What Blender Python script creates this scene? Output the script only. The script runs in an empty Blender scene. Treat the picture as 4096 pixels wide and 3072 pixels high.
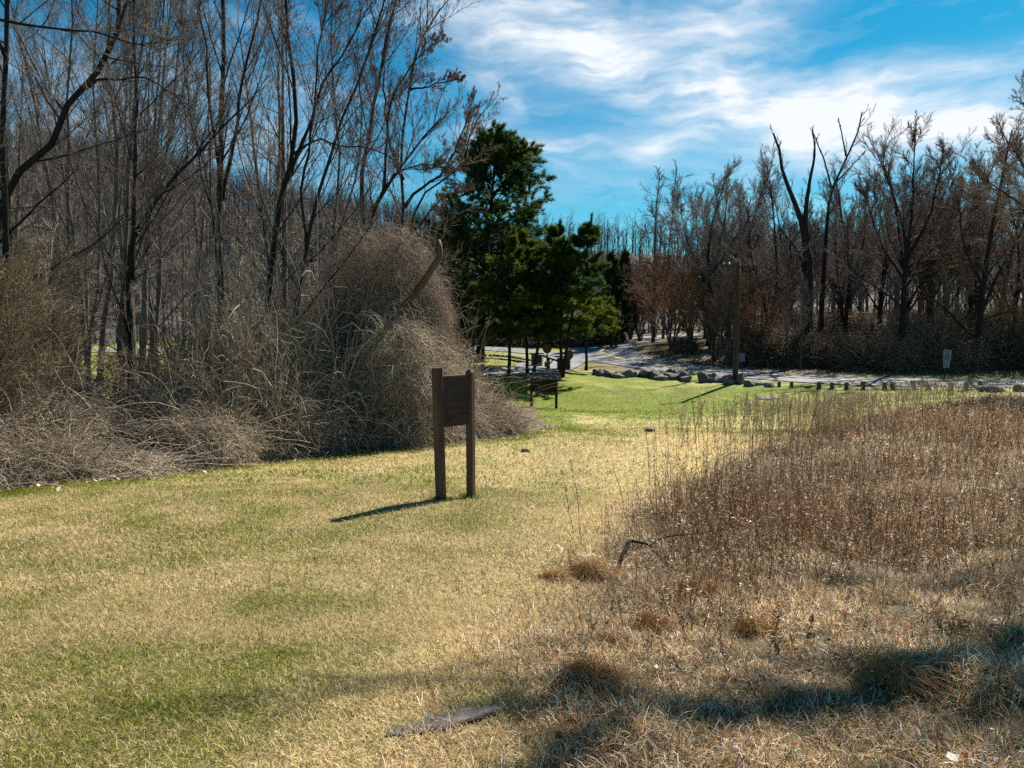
import bpy, math, numpy as np
R = np.random.default_rng(7)
scene = bpy.context.scene
COL = scene.collection
EYE = 1.65
F = 740.0
TH = math.atan(59/740.0)
PI = math.pi

# ------------------------------------------------------------------ view maths (layout estimate -> metres)
def at(px, py, Y):
    r = (px-512)/F; u = (384-py)/F
    yw = math.cos(TH)+math.sin(TH)*u; zw = -math.sin(TH)+math.cos(TH)*u
    return np.array([r*Y/yw, Y, zw*Y/yw+EYE])

# ------------------------------------------------------------------ noise
_tab = np.random.default_rng(3).random((64, 64))
def vnoise(x, y):
    xi = np.floor(x).astype(int); yi = np.floor(y).astype(int)
    fx = x-xi; fy = y-yi
    fx = fx*fx*(3-2*fx); fy = fy*fy*(3-2*fy)
    a = _tab[xi % 64, yi % 64]; b = _tab[(xi+1) % 64, yi % 64]
    c = _tab[xi % 64, (yi+1) % 64]; d = _tab[(xi+1) % 64, (yi+1) % 64]
    return (a*(1-fx)+b*fx)*(1-fy)+(c*(1-fx)+d*fx)*fy
def fbm(x, y, o=4):
    s = 0; a = .5; t = 0
    x = np.asarray(x, float); y = np.asarray(y, float)
    for k in range(o):
        s = s+a*vnoise(x+13.7*k, y-7.1*k); t += a; a *= .5; x = x*2.03; y = y*2.03
    return s/t
def sstep(a, b, x):
    t = np.clip((x-a)/(b-a), 0, 1); return t*t*(3-2*t)

# ------------------------------------------------------------------ terrain
CTL = [(-8,-4,-.1),(8,-4,.35),(-7,3,-.35),(0,3,-.1),(7,3,.15),(-14,3,-.8),(16,4,.5),(30,0,1.2),(-30,0,-2.0),(0,-15,.3)]
PXC = [(440,496,9.9),(0,490,10.8),(125,478,12),(235,466,14),(380,448,17),(532,433,20),(650,430,20),(560,421,26),(650,420,27),
 (600,412,34),(545,408,38),(640,404,40),(620,388,45),(509,380,47),(560,379,46),(600,377,50),(670,379,49),(735,383,46.5),(700,400,40),
 (800,404,36),(770,388,44),(860,396,40),(860,389,43.5),(1000,391,40),(960,389,42),(1000,400,30),(800,430,22),(1024,430,20),(1024,500,9),(1024,600,5),
 (640,520,9.5),(545,616,5.1),(787,378,50.5),(669,368,60),(600,359,70),(880,382.5,48),(1013,385.4,46.5),(1100,386,45.5),(1300,386,45),
 (790,362,64),(700,352,72),(655,344,82),(1000,358,60),(900,340,90),(610,345,88),(700,334,108),(780,331,118),
 (500,372.5,50),(440,373,50),(300,378,50),(100,385,50),(540,368,55),(480,363,56),(560,360,66),(495,349,78),(430,348,78),(560,353,78),
 (100,345,110),(300,342,100),(0,384,52),(300,425,25),(100,430,24),(0,440,20),(-200,430,22),(200,405,35),(400,420,26),(480,405,32),(1250,350,60),(1200,425,25),(-300,370,60)]
for a in PXC: CTL.append(tuple(at(*a)))
CTL = np.array(CTL, float)
def _phi(r2): return np.where(r2 > 1e-9, r2*np.log(r2+1e-12)*.5, 0)
def _tps():
    n = len(CTL); X = CTL[:, :2]/20
    d = ((X[:, None]-X[None])**2).sum(-1)
    A = np.zeros((n+3, n+3)); A[:n, :n] = _phi(d)+np.eye(n)*.006
    A[:n, n] = 1; A[:n, n+1:] = X; A[n, :n] = 1; A[n+1:, :n] = X.T
    return np.linalg.solve(A, np.r_[CTL[:, 2], 0, 0, 0]), X
_W, _X = _tps()
HPX = np.array([-900,-300,0,160,300,460,590,850,1024,1600,2400]); HH = np.array([44,50,52,47,39,30,27,20,15,15,15.])
def hill(x, y):
    r = np.hypot(x, y); px = 512+F*x/np.maximum(y, 1)
    h = np.interp(px, HPX, HH)+5*(fbm(x/60+9, y/60, 3)-.5)
    return h*sstep(125, 275, r)*sstep(0, 40, y)
def terrain(x, y, bumps=True):
    x = np.asarray(x, float); y = np.asarray(y, float); sh = x.shape
    xf = x.ravel(); yf = y.ravel(); z = np.empty_like(xf)
    for i in range(0, len(xf), 20000):
        a = np.clip(xf[i:i+20000], -75, 75)/20; b = np.clip(yf[i:i+20000], -15, 122)/20
        d = (a[:, None]-_X[None, :, 0])**2+(b[:, None]-_X[None, :, 1])**2
        z[i:i+20000] = _phi(d)@_W[:-3]+_W[-3]+_W[-2]*a+_W[-1]*b
    z = np.clip(z, -4.2, 3)+hill(xf, yf)
    if bumps:
        w = 1-sstep(30, 44, yf)
        z = z+w*(.10*(fbm(xf*.5, yf*.5, 3)-.5)+.035*(fbm(xf*2.2, yf*2.2, 3)-.5))
        near = yf < 36
        z[near] += (.30*(fbm(xf[near]*1.5, yf[near]*1.5+5, 3)-.42)*sstep(0, .8, meadow(xf[near], yf[near]))*sstep(36, 30, yf[near]))
    return z.reshape(sh)
def gz(x, y): return float(terrain(np.array([x]), np.array([y]))[0])
def gpx(px, Y):                      # ground point in a column at distance Y
    x = (px-512)/F*Y
    for _ in range(3):
        z = gz(x, Y)-EYE
        yc = math.cos(TH)*Y-math.sin(TH)*z
        x = (px-512)/F*yc
    return np.array([x, Y, gz(x, Y)])

# ------------------------------------------------------------------ mesh collector
class MB:
    def __init__(s): s.v = []; s.q = []; s.t = []; s.c = []; s.n = 0
    def add(s, V, Q=None, T=None, C=None):
        V = np.asarray(V, float).reshape(-1, 3)
        if Q is not None and len(Q): s.q.append(np.asarray(Q).reshape(-1, 4)+s.n)
        if T is not None and len(T): s.t.append(np.asarray(T).reshape(-1, 3)+s.n)
        s.v.append(V)
        C = np.ones((len(V), 3)) if C is None else np.broadcast_to(np.asarray(C, float), (len(V), 3))
        s.c.append(C); s.n += len(V); return s
    def box(s, c, d, rz=0, M=None, taper=1.0):
        a = np.array([[x, y, z] for z in (-.5, .5) for x, y in ((-.5, -.5), (.5, -.5), (.5, .5), (-.5, .5))])
        a[4:, :2] *= taper
        a = a*np.array(d)
        if M is not None: a = a@np.asarray(M).T
        ca, sa = math.cos(rz), math.sin(rz)
        a = np.c_[a[:, 0]*ca-a[:, 1]*sa, a[:, 0]*sa+a[:, 1]*ca, a[:, 2]]+np.array(c)
        return s.add(a, [[3, 2, 1, 0], [4, 5, 6, 7], [0, 1, 5, 4], [1, 2, 6, 5], [2, 3, 7, 6], [3, 0, 4, 7]])
    def tubes(s, P, Rd, sides=3, C=None, cap=False):
        P = np.asarray(P, float); Rd = np.asarray(Rd, float)
        N, K = P.shape[:2]
        T = np.empty_like(P); T[:, 1:-1] = P[:, 2:]-P[:, :-2]; T[:, 0] = P[:, 1]-P[:, 0]; T[:, -1] = P[:, -1]-P[:, -2]
        T /= np.linalg.norm(T, axis=-1, keepdims=True)+1e-9
        ref = np.where(np.abs((P[:, -1]-P[:, 0])/(np.linalg.norm(P[:, -1]-P[:, 0], axis=-1, keepdims=True)+1e-9))[:, 2:3] > .75, [[1., .1, 0]], [[0, .1, 1.]])
        A = np.cross(T, ref[:, None, :]); A /= np.linalg.norm(A, axis=-1, keepdims=True)+1e-9
        B = np.cross(T, A)
        an = np.arange(sides)*2*PI/sides
        V = P[:, :, None]+Rd[:, :, None, None]*(A[:, :, None]*np.cos(an)[None, None, :, None]+B[:, :, None]*np.sin(an)[None, None, :, None])
        base = (np.arange(N)*K*sides)[:, None, None]; k = (np.arange(K-1)*sides)[None, :, None]; j = np.arange(sides)[None, None]
        j2 = (j+1) % sides
        Q = np.stack([base+k+j, base+k+j2, base+k+sides+j2, base+k+sides+j], -1).reshape(-1, 4)
        if C is not None and np.ndim(C) > 1: C = np.repeat(np.asarray(C), K*sides, axis=0)
        off = s.n
        s.add(V.reshape(-1, 3), Q, None, C)
        if cap:
            for e in (0, K-1):
                T2 = []
                for n in range(N):
                    r = off+n*K*sides+e*sides
                    for q in range(1, sides-1):
                        T2.append([r, r+q+1, r+q] if e == 0 else [r, r+q, r+q+1])
                s.t.append(np.array(T2))
        return s
    def mesh(s, name, mat, smooth=False):
        V = np.concatenate(s.v); C = np.concatenate(s.c)
        Q = np.concatenate(s.q) if s.q else np.zeros((0, 4), int); T = np.concatenate(s.t) if s.t else np.zeros((0, 3), int)
        me = bpy.data.meshes.new(name)
        me.vertices.add(len(V)); me.vertices.foreach_set('co', V.astype(np.float32).ravel())
        L = np.concatenate([Q.ravel(), T.ravel()]).astype(np.int32)
        me.loops.add(len(L)); me.loops.foreach_set('vertex_index', L)
        st = np.concatenate([np.arange(len(Q))*4, len(Q)*4+np.arange(len(T))*3]).astype(np.int32)
        me.polygons.add(len(st)); me.polygons.foreach_set('loop_start', st)
        me.update(calc_edges=True)
        ca = me.color_attributes.new('tint', 'FLOAT_COLOR', 'POINT')
        ca.data.foreach_set('color', np.c_[C, np.ones(len(C))].astype(np.float32).ravel())
        if smooth or len(V) > 20000: me.shade_smooth()
        else: me.shade_flat()
        me.materials.append(mat)
        return me
    def build(s, name, mat, parent=None, smooth=False, loc=None):
        o = bpy.data.objects.new(name, s.mesh(name, mat, smooth)); COL.objects.link(o)
        if parent: o.parent = parent
        if loc is not None: o.location = loc
        return o
def tag(o, label=None, cat=None, group=None, kind=None):
    if label: o['label'] = label
    if cat: o['category'] = cat
    if group: o['group'] = group
    if kind: o['kind'] = kind
    return o
def empty(name, loc, label=None, cat=None, group=None, rz=0):
    o = bpy.data.objects.new(name, None); COL.objects.link(o); o.location = loc; o.rotation_euler = (0, 0, rz)
    return tag(o, label, cat, group)
def dup(src, loc, rz=0, sc=1, label=None, group=None, cat=None, tilt=(0, 0)):
    r = src.copy(); COL.objects.link(r); r.location = loc; r.rotation_euler = (tilt[0], tilt[1], rz)
    r.scale = (sc, sc, sc) if np.isscalar(sc) else sc
    tag(r, label, cat, group)
    for ch in src.children:
        c = ch.copy(); COL.objects.link(c); c.parent = r
        for g in ch.children:
            d = g.copy(); COL.objects.link(d); d.parent = c
    return r
_used = set()
def inst(src, *a, **k):             # first use moves the original itself
    if src.name in _used: return dup(src, *a, **k)
    _used.add(src.name)
    loc = a[0]; rz = a[1] if len(a) > 1 else k.get('rz', 0); sc = a[2] if len(a) > 2 else k.get('sc', 1)
    t = k.get('tilt', (0, 0))
    src.location = loc; src.rotation_euler = (t[0], t[1], rz); src.scale = (sc, sc, sc) if np.isscalar(sc) else sc
    return tag(src, k.get('label'), k.get('cat'), k.get('group'))

# ------------------------------------------------------------------ materials
def nodes(name):
    m = bpy.data.materials.new(name); m.use_nodes = True
    nt = m.node_tree; b = nt.nodes['Principled BSDF']; b.inputs['Specular IOR Level'].default_value = .25
    return m, nt, b
def N(nt, t, **k):
    n = nt.nodes.new(t)
    for a, v in k.items():
        if a.startswith('i_'):
            key = a[2:].replace('_', ' ')
            n.inputs[int(key) if key.isdigit() else key].default_value = v
        else: setattr(n, a, v)
    return n
def mixc(nt, fac, a, b, mode='MIX'):
    n = N(nt, 'ShaderNodeMix', data_type='RGBA', blend_type=mode)
    for sock, v in ((n.inputs[0], fac), (n.inputs[6], a), (n.inputs[7], b)):
        if isinstance(v, bpy.types.NodeSocket): nt.links.new(v, sock)
        elif isinstance(v, (tuple, list)): sock.default_value = (*v[:3], 1)
        else: sock.default_value = v
    return n.outputs[2]
def ramp(nt, src, p0, p1):
    n = N(nt, 'ShaderNodeMapRange', i_1=p0, i_2=p1); nt.links.new(src, n.inputs[0]); return n.outputs[0]
def mat(name, c1, c2=None, scale=4, rough=.85, bump=0, stretch=(1, 1, 1), tint=False, obj=0, detail=5, trans=0, gen=False):
    m, nt, b = nodes(name)
    tc = N(nt, 'ShaderNodeTexCoord'); mp = N(nt, 'ShaderNodeMapping'); mp.inputs['Scale'].default_value = stretch
    nt.links.new(tc.outputs['Object'], mp.inputs[0])
    no = N(nt, 'ShaderNodeTexNoise', i_Scale=scale, i_Detail=detail, i_Roughness=.65); nt.links.new(mp.outputs[0], no.inputs['Vector'])
    c = mixc(nt, ramp(nt, no.outputs[0], .32, .68), c1, c2 or c1)
    if tint:
        at_ = N(nt, 'ShaderNodeAttribute', attribute_name='tint'); c = mixc(nt, 1.0, c, at_.outputs['Color'], 'MULTIPLY')
    if obj:
        oi = N(nt, 'ShaderNodeObjectInfo'); hs = N(nt, 'ShaderNodeHueSaturation')
        nt.links.new(ramp_to(nt, oi.outputs['Random'], 1-obj, 1+obj), hs.inputs['Value']); nt.links.new(c, hs.inputs['Color']); c = hs.outputs[0]
    nt.links.new(c, b.inputs['Base Color']); b.inputs['Roughness'].default_value = rough
    if bump:
        bp = N(nt, 'ShaderNodeBump', i_Strength=bump, i_Distance=.03); nt.links.new(no.outputs[0], bp.inputs['Height']); nt.links.new(bp.outputs[0], b.inputs['Normal'])
    if trans:
        tr = N(nt, 'ShaderNodeBsdfTranslucent'); nt.links.new(c, tr.inputs[0]); mx = N(nt, 'ShaderNodeMixShader', i_0=trans)
        nt.links.new(b.outputs[0], mx.inputs[1]); nt.links.new(tr.outputs[0], mx.inputs[2])
        nt.links.new(mx.outputs[0], nt.nodes['Material Output'].inputs[0])
    return m
def ramp_to(nt, src, lo, hi):
    n = N(nt, 'ShaderNodeMapRange', i_3=lo, i_4=hi); nt.links.new(src, n.inputs[0]); return n.outputs[0]

M = {}
M['bark'] = mat('bark', (.06,.048,.04), (.19,.155,.13), 9, .95, .8, (1,1,.2), obj=.3)
M['barkdark'] = mat('bark_dark', (.012,.010,.009), (.034,.028,.024), 9, .95, .8, (1,1,.2), obj=.3)
M['twig'] = mat('twig', (.12,.092,.078), (.29,.235,.20), 1.5, .8, tint=True, obj=.3)
M['twigred'] = mat('twig_red', (.115,.078,.064), (.24,.165,.14), 1.5, .8, tint=True, obj=.3)
M['twigorange'] = mat('twig_orange', (.24,.13,.065), (.38,.22,.12), 1.5, .8, tint=True, obj=.25, trans=.3)
M['vine'] = mat('vine', (.27,.21,.15), (.62,.53,.41), 2.5, .8, tint=True, obj=.15)
M['brush'] = mat('brush_stem', (.16,.115,.075), (.42,.31,.21), 2.5, .8, tint=True, obj=.2)
M['fartwig'] = mat('far_twig', (.065,.055,.056), (.14,.12,.12), .05, .9, tint=True)
M['vinedark'] = mat('vine_dark', (.20,.145,.105), (.50,.40,.31), 1.6, .8, tint=True)
M['needle'] = mat('needle', (.026,.054,.015), (.068,.098,.021), 1.2, .6, tint=True, trans=.45)
M['needledark'] = mat('needle_dark', (.014,.028,.010), (.035,.045,.014), 1.2, .6, tint=True, trans=.25, obj=.2)
M['blade'] = mat('grass_blade', (.85,.85,.85), (1,1,1), 3, .7, tint=True, trans=.35)
M['stalk'] = mat('weed_stalk', (.8,.8,.8), (1,1,1), 3, .8, tint=True, trans=.2)
M['leaf'] = mat('dead_leaf', (.8,.8,.8), (1,1,1), 20, .7, tint=True, trans=.2)
M['rock'] = mat('field_stone', (.055,.053,.052), (.19,.18,.17), 3.5, .9, .7, detail=9, obj=.25)
M['wood'] = mat('brown_timber', (.06,.034,.024), (.15,.09,.066), 7, .75, .5, (1,1,.12), detail=8)
M['board'] = mat('brown_board', (.036,.023,.019), (.085,.058,.048), 5, .8, .3, (1,1,6), detail=9)
M['weathered'] = mat('weathered_timber', (.09,.06,.045), (.20,.14,.11), 8, .85, .5, (1,1,.15), obj=.25)
M['darkwood'] = mat('dark_timber', (.02,.013,.010), (.05,.035,.028), 6, .85, .3, (1,1,.2))
M['shingle'] = mat('grey_shingle', (.05,.047,.045), (.15,.145,.135), 18, .85, .5)
M['pole'] = mat('pole_timber', (.04,.026,.02), (.10,.065,.05), 6, .85, .4, (1,1,.08))
M['metal'] = mat('dark_metal', (.03,.035,.033), (.06,.065,.06), 10, .5)
M['signwhite'] = mat('sign_sheet', (.24,.25,.28), (.32,.33,.36), 3, .5)
M['signgrey'] = mat('sign_back', (.12,.14,.18), (.18,.20,.26), 3, .5)
M['black'] = mat('black_paint', (.02,.02,.022), (.03,.03,.03), 3, .6)
M['redpaint'] = mat('faded_red_paint', (.35,.10,.09), (.42,.16,.14), 3, .6)
M['brownsign'] = mat('brown_sign', (.10,.045,.025), (.16,.075,.04), 4, .6)
M['greensign'] = mat('olive_sign', (.07,.08,.03), (.10,.11,.05), 4, .6)
M['wire'] = mat('wire_black', (.02,.02,.022), (.03,.03,.035), 3, .5)
M['glass'] = mat('porcelain', (.75,.75,.75), (.8,.8,.8), 3, .2)
M['yellow'] = mat('yellow_paint', (.50,.36,.10), (.60,.48,.22), 3, .7, detail=8)
M['kerb'] = mat('kerb_timber', (.05,.045,.035), (.12,.11,.09), 6, .9, .4)

# asphalt
m, nt, b = nodes('asphalt'); tc = N(nt, 'ShaderNodeTexCoord')
n1 = N(nt, 'ShaderNodeTexNoise', i_Scale=.35, i_Detail=6); n2 = N(nt, 'ShaderNodeTexNoise', i_Scale=60, i_Detail=2)
vo = N(nt, 'ShaderNodeTexVoronoi', feature='DISTANCE_TO_EDGE', i_Scale=.33)
wp = N(nt, 'ShaderNodeTexNoise', i_Scale=1.2, i_Detail=4)
wv = N(nt, 'ShaderNodeVectorMath', operation='MULTIPLY_ADD'); wv.inputs[1].default_value = (1.5,)*3
nt.links.new(tc.outputs['Object'], wp.inputs['Vector']); nt.links.new(wp.outputs['Color'], wv.inputs[0]); nt.links.new(tc.outputs['Object'], wv.inputs[2]); nt.links.new(wv.outputs[0], vo.inputs['Vector'])
for q in (n1, n2): nt.links.new(tc.outputs['Object'], q.inputs['Vector'])
c = mixc(nt, ramp(nt, n1.outputs[0], .3, .7), (.17,.175,.185), (.235,.24,.25))
c = mixc(nt, ramp(nt, n2.outputs[0], .2, .8), c, mixc(nt, 1., c, (.75,.75,.75), 'MULTIPLY'))
c = mixc(nt, ramp(nt, vo.outputs[0], .012, .0), c, (.04,.04,.042))
nt.links.new(c, b.inputs['Base Color']); b.inputs['Roughness'].default_value = .8; M['asphalt'] = m

# ground: tint attribute carries the macro patches (grass / straw / litter), noise the grain
m, nt, b = nodes('ground_cover'); tc = N(nt, 'ShaderNodeTexCoord'); at_ = N(nt, 'ShaderNodeAttribute', attribute_name='tint')
n1 = N(nt, 'ShaderNodeTexNoise', i_Scale=9, i_Detail=8, i_Roughness=.75); n2 = N(nt, 'ShaderNodeTexNoise', i_Scale=1.3, i_Detail=8, i_Roughness=.7)
n3 = N(nt, 'ShaderNodeTexNoise', i_Scale=45, i_Detail=4)
for q in (n1, n2, n3): nt.links.new(tc.outputs['Object'], q.inputs['Vector'])
c = at_.outputs['Color']
c = mixc(nt, ramp(nt, n1.outputs[0], .35, .65), mixc(nt, 1., c, (.62,.62,.60), 'MULTIPLY'), mixc(nt, 1., c, (1.35,1.3,1.25), 'MULTIPLY'))
c = mixc(nt, ramp(nt, n2.outputs[0], .35, .65), c, mixc(nt, 1., c, (.82,.95,.75), 'MULTIPLY'))
bp = N(nt, 'ShaderNodeBump', i_Strength=.6, i_Distance=.04); ad = N(nt, 'ShaderNodeMath', operation='ADD')
nt.links.new(n1.outputs[0], ad.inputs[0]); nt.links.new(n3.outputs[0], ad.inputs[1]); nt.links.new(ad.outputs[0], bp.inputs['Height'])
nt.links.new(bp.outputs[0], b.inputs['Normal']); nt.links.new(c, b.inputs['Base Color']); b.inputs['Roughness'].default_value = .9; M['ground'] = m

# ------------------------------------------------------------------ zones
def meadow(x, y):                    # >0 inside the unmown meadow on the right
    bx = np.interp(y, [0,2.9,5.1,7,9.5,14,19,25,28,31,33], [-.5,-.1,.2,.6,1.5,3.9,7.0,11.6,15.0,20,60])
    return x-bx+.8*(fbm(x*.7, y*.7, 3)-.5)
EDGE = np.array([[-14,9.0],[-7.5,10.8],[-6.3,12],[-5.1,14],[-3.0,17],[-1.0,18.7],[.45,20],[1.0,22],[.6,26],[.2,30],[-3,33],[-14,35],[-60,35]])
def thicket(x, y):                   # >0 behind the bramble edge on the left
    front = np.interp(x, [-14,-7.5,-6.3,-5.1,-3.0,-1.0,.45,1.0], [9.0,10.8,12,14,17,18.7,20,22])
    d = np.minimum(y-front, np.minimum(38-y, (1.1-x)*1.5))
    return d+1.0*(fbm(x*.8, y*.8, 3)-.5)
GREEN = np.array([.150,.180,.004]); STRAW = np.array([.50,.385,.18]); LITTER = np.array([.16,.11,.07]); DARK = np.array([.07,.055,.03])
def greenness(x, y):
    n = fbm(x*.35+5, y*.35, 4); n2 = fbm(x*1.7, y*1.7+9, 3)
    g = .14+1.0*(n-.45)+1.2*(n2-.5)
    g = g+1.3*np.exp(-((y-38)/10)**2)*sstep(30, 4, x)+.12*sstep(10, 24, y)+.5*sstep(44, 50, y)
    th = thicket(x, y)
    g = g+.7*np.exp(-((th+.8)/.8)**2)                       # greener strip along the brambles
    g = g+.55*np.exp(-((x+2.6)**2/3+(y-3.9)**2/2.5))+.2*np.exp(-((y-2.5)/1.6)**2)           # bottom left corner
    xc = np.interp(y, [2, 3.5, 5, 8, 12, 18], [-.9, -.5, 0, 1.0, 2.4, 4.6]); g = g-.7*np.exp(-((x-xc)/(.5+.06*y))**2)*sstep(24, 14, y)  # worn strip beside the meadow
    return np.clip(g, 0, 1)

# ------------------------------------------------------------------ ground
ys = np.concatenate([np.linspace(-12, 0, 20, endpoint=False), np.linspace(0, 14, 120, endpoint=False), np.linspace(14, 60, 150, endpoint=False), np.linspace(60, 130, 100, endpoint=False), np.geomspace(130, 900, 50)])
xs = np.sinh(np.linspace(-6.2, 6.2, 421))*1.0*900/np.sinh(6.2)*1.0
xs = np.sign(np.linspace(-1, 1, 421))*(np.abs(np.linspace(-1, 1, 421))*55+np.abs(np.linspace(-1, 1, 421))**6*845)
GX, GY = np.meshgrid(xs, ys)
GZ = terrain(GX, GY)
def ground_colour(x, y):
    g = greenness(x, y)[..., None]
    c = STRAW*(1-g)+GREEN*g
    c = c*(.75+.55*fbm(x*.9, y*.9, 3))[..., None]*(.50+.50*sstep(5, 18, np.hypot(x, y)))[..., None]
    mw = sstep(-.2, .5, meadow(x, y))[..., None]*(y < 34)[..., None]
    c = c*(1-mw)+np.array([.13,.09,.05])*mw
    th = sstep(-.3, .4, thicket(x, y))[..., None]
    c = c*(1-th)+LITTER*.8*th
    rt = (sstep(51, 55, y+.08*(x-20))*sstep(2, 10, x-(y-60)*.12))[..., None]       # woodland floor across the road
    c = c*(1-rt)+np.array([.17,.115,.06])*rt
    far = sstep(118, 135, np.hypot(x, y))[..., None]
    c = c*(1-far)+np.array([.085,.07,.062])*far*(.5+fbm(x*.08, y*.08, 4))[..., None]
    return c
V = np.stack([GX, GY, GZ], -1); ny, nx = GX.shape
ii = np.arange(ny*nx).reshape(ny, nx)
Q = np.stack([ii[:-1, :-1], ii[:-1, 1:], ii[1:, 1:], ii[1:, :-1]], -1).reshape(-1, 4)
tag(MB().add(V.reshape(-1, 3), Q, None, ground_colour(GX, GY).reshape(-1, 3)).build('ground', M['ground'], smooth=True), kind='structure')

# ------------------------------------------------------------------ roads
def spline(P, n):
    P = np.asarray(P, float); t = np.r_[0, np.cumsum(np.linalg.norm(np.diff(P, axis=0), axis=1))]
    m_ = np.gradient(P, t, axis=0); s = np.linspace(0, t[-1], n); i = np.clip(np.searchsorted(t, s, 'right')-1, 0, len(t)-2)
    h = (t[i+1]-t[i])[:, None]; u = ((s-t[i])[:, None])/h
    return (2*u**3-3*u**2+1)*P[i]+(u**3-2*u**2+u)*h*m_[i]+(-2*u**3+3*u**2)*P[i+1]+(u**3-u**2)*h*m_[i+1]
def strip(P, w, off, name, mt, ncross=9, lat=0, step=.7):
    P = np.asarray(P)[:, :2]; L = np.linalg.norm(np.diff(P, axis=0), axis=1).sum(); n = int(L/step)+2
    c = spline(P, n); T = np.gradient(c, axis=0); T /= np.linalg.norm(T, axis=1, keepdims=True); Nn = np.c_[-T[:, 1], T[:, 0]]
    wob = .12*(fbm(np.arange(n)*.3, np.zeros(n)+3, 2)-.5)
    s = np.linspace(-.5, .5, ncross)
    X = c[:, None]+Nn[:, None]*((s*w)[None, :, None]+lat+(wob[:, None, None] if ncross > 3 else 0))
    Z = terrain(X[..., 0], X[..., 1])+off
    VV = np.concatenate([X, Z[..., None]], -1); jj = np.arange(n*ncross).reshape(n, ncross)
    Qq = np.stack([jj[:-1, 1:], jj[:-1, :-1], jj[1:, :-1], jj[1:, 1:]], -1).reshape(-1, 4)
    mbx = MB(); mbx.add(VV.reshape(-1, 3), Qq)
    return tag(mbx.build(name, mt, smooth=True), kind='structure')
main = [at(*p)[:2] for p in [(1700,388,40),(1300,387,44),(1100,386,45.8),(1013,385.4,46.6),(880,382.5,48),(787,378,51),(715,372,56),(669,368,60.5),(625,361,68),(600,355,77),(612,346,87),(650,339,98),(720,334,107),(790,331,114),(900,328,122)]]
strip(main, 6.8, .05, 'road', M['asphalt'])
strip(main[:10], .34, .085, 'road_marking', M['yellow'], 3, .0)
strip(main[9:], .34, .085, 'road_marking', M['yellow'], 3, .0)
strip([at(*p)[:2] for p in [(590,357,74),(545,353,76),(495,349,78),(430,348,78),(330,346,80),(100,345,86),(-200,345,90)]], 6.6, .062, 'road', M['asphalt'])
drive = [at(*p)[:2] for p in [(-250,388,50),(-50,386,50),(100,385,50),(300,378,50),(440,373,50.5),(500,372.5,50.5),(528,371,51.5),(546,366,56.5),(566,360,66),(585,358,71)]]
strip(drive, 4.4, .070, 'driveway', M['asphalt'])
strip(drive[2:7], .18, .12, 'kerb', M['kerb'], 3, 2.3)

# ------------------------------------------------------------------ tree growing
def unit(v): return v/(np.linalg.norm(v, axis=-1, keepdims=True)+1e-9)
def grow(S, D, L, r0, r1, K, wig, up):
    n = len(S); P = np.empty((n, K, 3)); P[:, 0] = S; d = D.copy(); st = (L/(K-1))[:, None]
    for k in range(1, K):
        d = unit(d+R.normal(0, wig, (n, 3))+np.array([0, 0, up]))
        P[:, k] = P[:, k-1]+d*st
    t = np.linspace(0, 1, K)[None]
    return P, r0[:, None]*(1-t)+r1[:, None]*t
def spawn(P, Rd, n, t0, t1, a0, a1, ratio, rr, K, wig, up, rmin=.003, fall=.55, tip=.35, Lp=None, side=None):
    Np, K0 = P.shape[:2]
    t = t0+(t1-t0)*(np.arange(n)[None]+R.random((Np, n)))/n
    f = t*(K0-1); i = np.minimum(f.astype(int), K0-2); f = (f-i)[..., None]; a = np.arange(Np)[:, None]
    pos = P[a, i]*(1-f)+P[a, i+1]*f; tan = unit(P[a, i+1]-P[a, i]); rad = Rd[a, i]*(1-f[..., 0])+Rd[a, i+1]*f[..., 0]
    Lp = np.linalg.norm(np.diff(P, axis=1), axis=-1).sum(1) if Lp is None else Lp
    v = R.normal(0, 1, pos.shape)
    if side is not None: v = v+side
    v = unit(v-(v*tan).sum(-1, keepdims=True)*tan)
    an = np.radians(R.uniform(a0, a1, t.shape))[..., None]
    D = tan*np.cos(an)+v*np.sin(an)
    L = Lp[:, None]*ratio*(1-fall*t)*R.uniform(.6, 1.25, t.shape)
    r0 = np.maximum(np.minimum(rad*rr, L*.022+.002), rmin)
    P2, R2 = grow(pos.reshape(-1, 3), D.reshape(-1, 3), L.ravel(), r0.ravel(), np.maximum(r0.ravel()*tip, rmin*.6), K, wig, up)
    return P2, R2
def resample(pts, K, wig=0):
    pts = spline(pts, K) if len(pts) > 2 else np.linspace(pts[0], pts[1], K)
    return pts+np.r_[np.zeros((1, 3)), R.normal(0, wig, (K-1, 3))]
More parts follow.
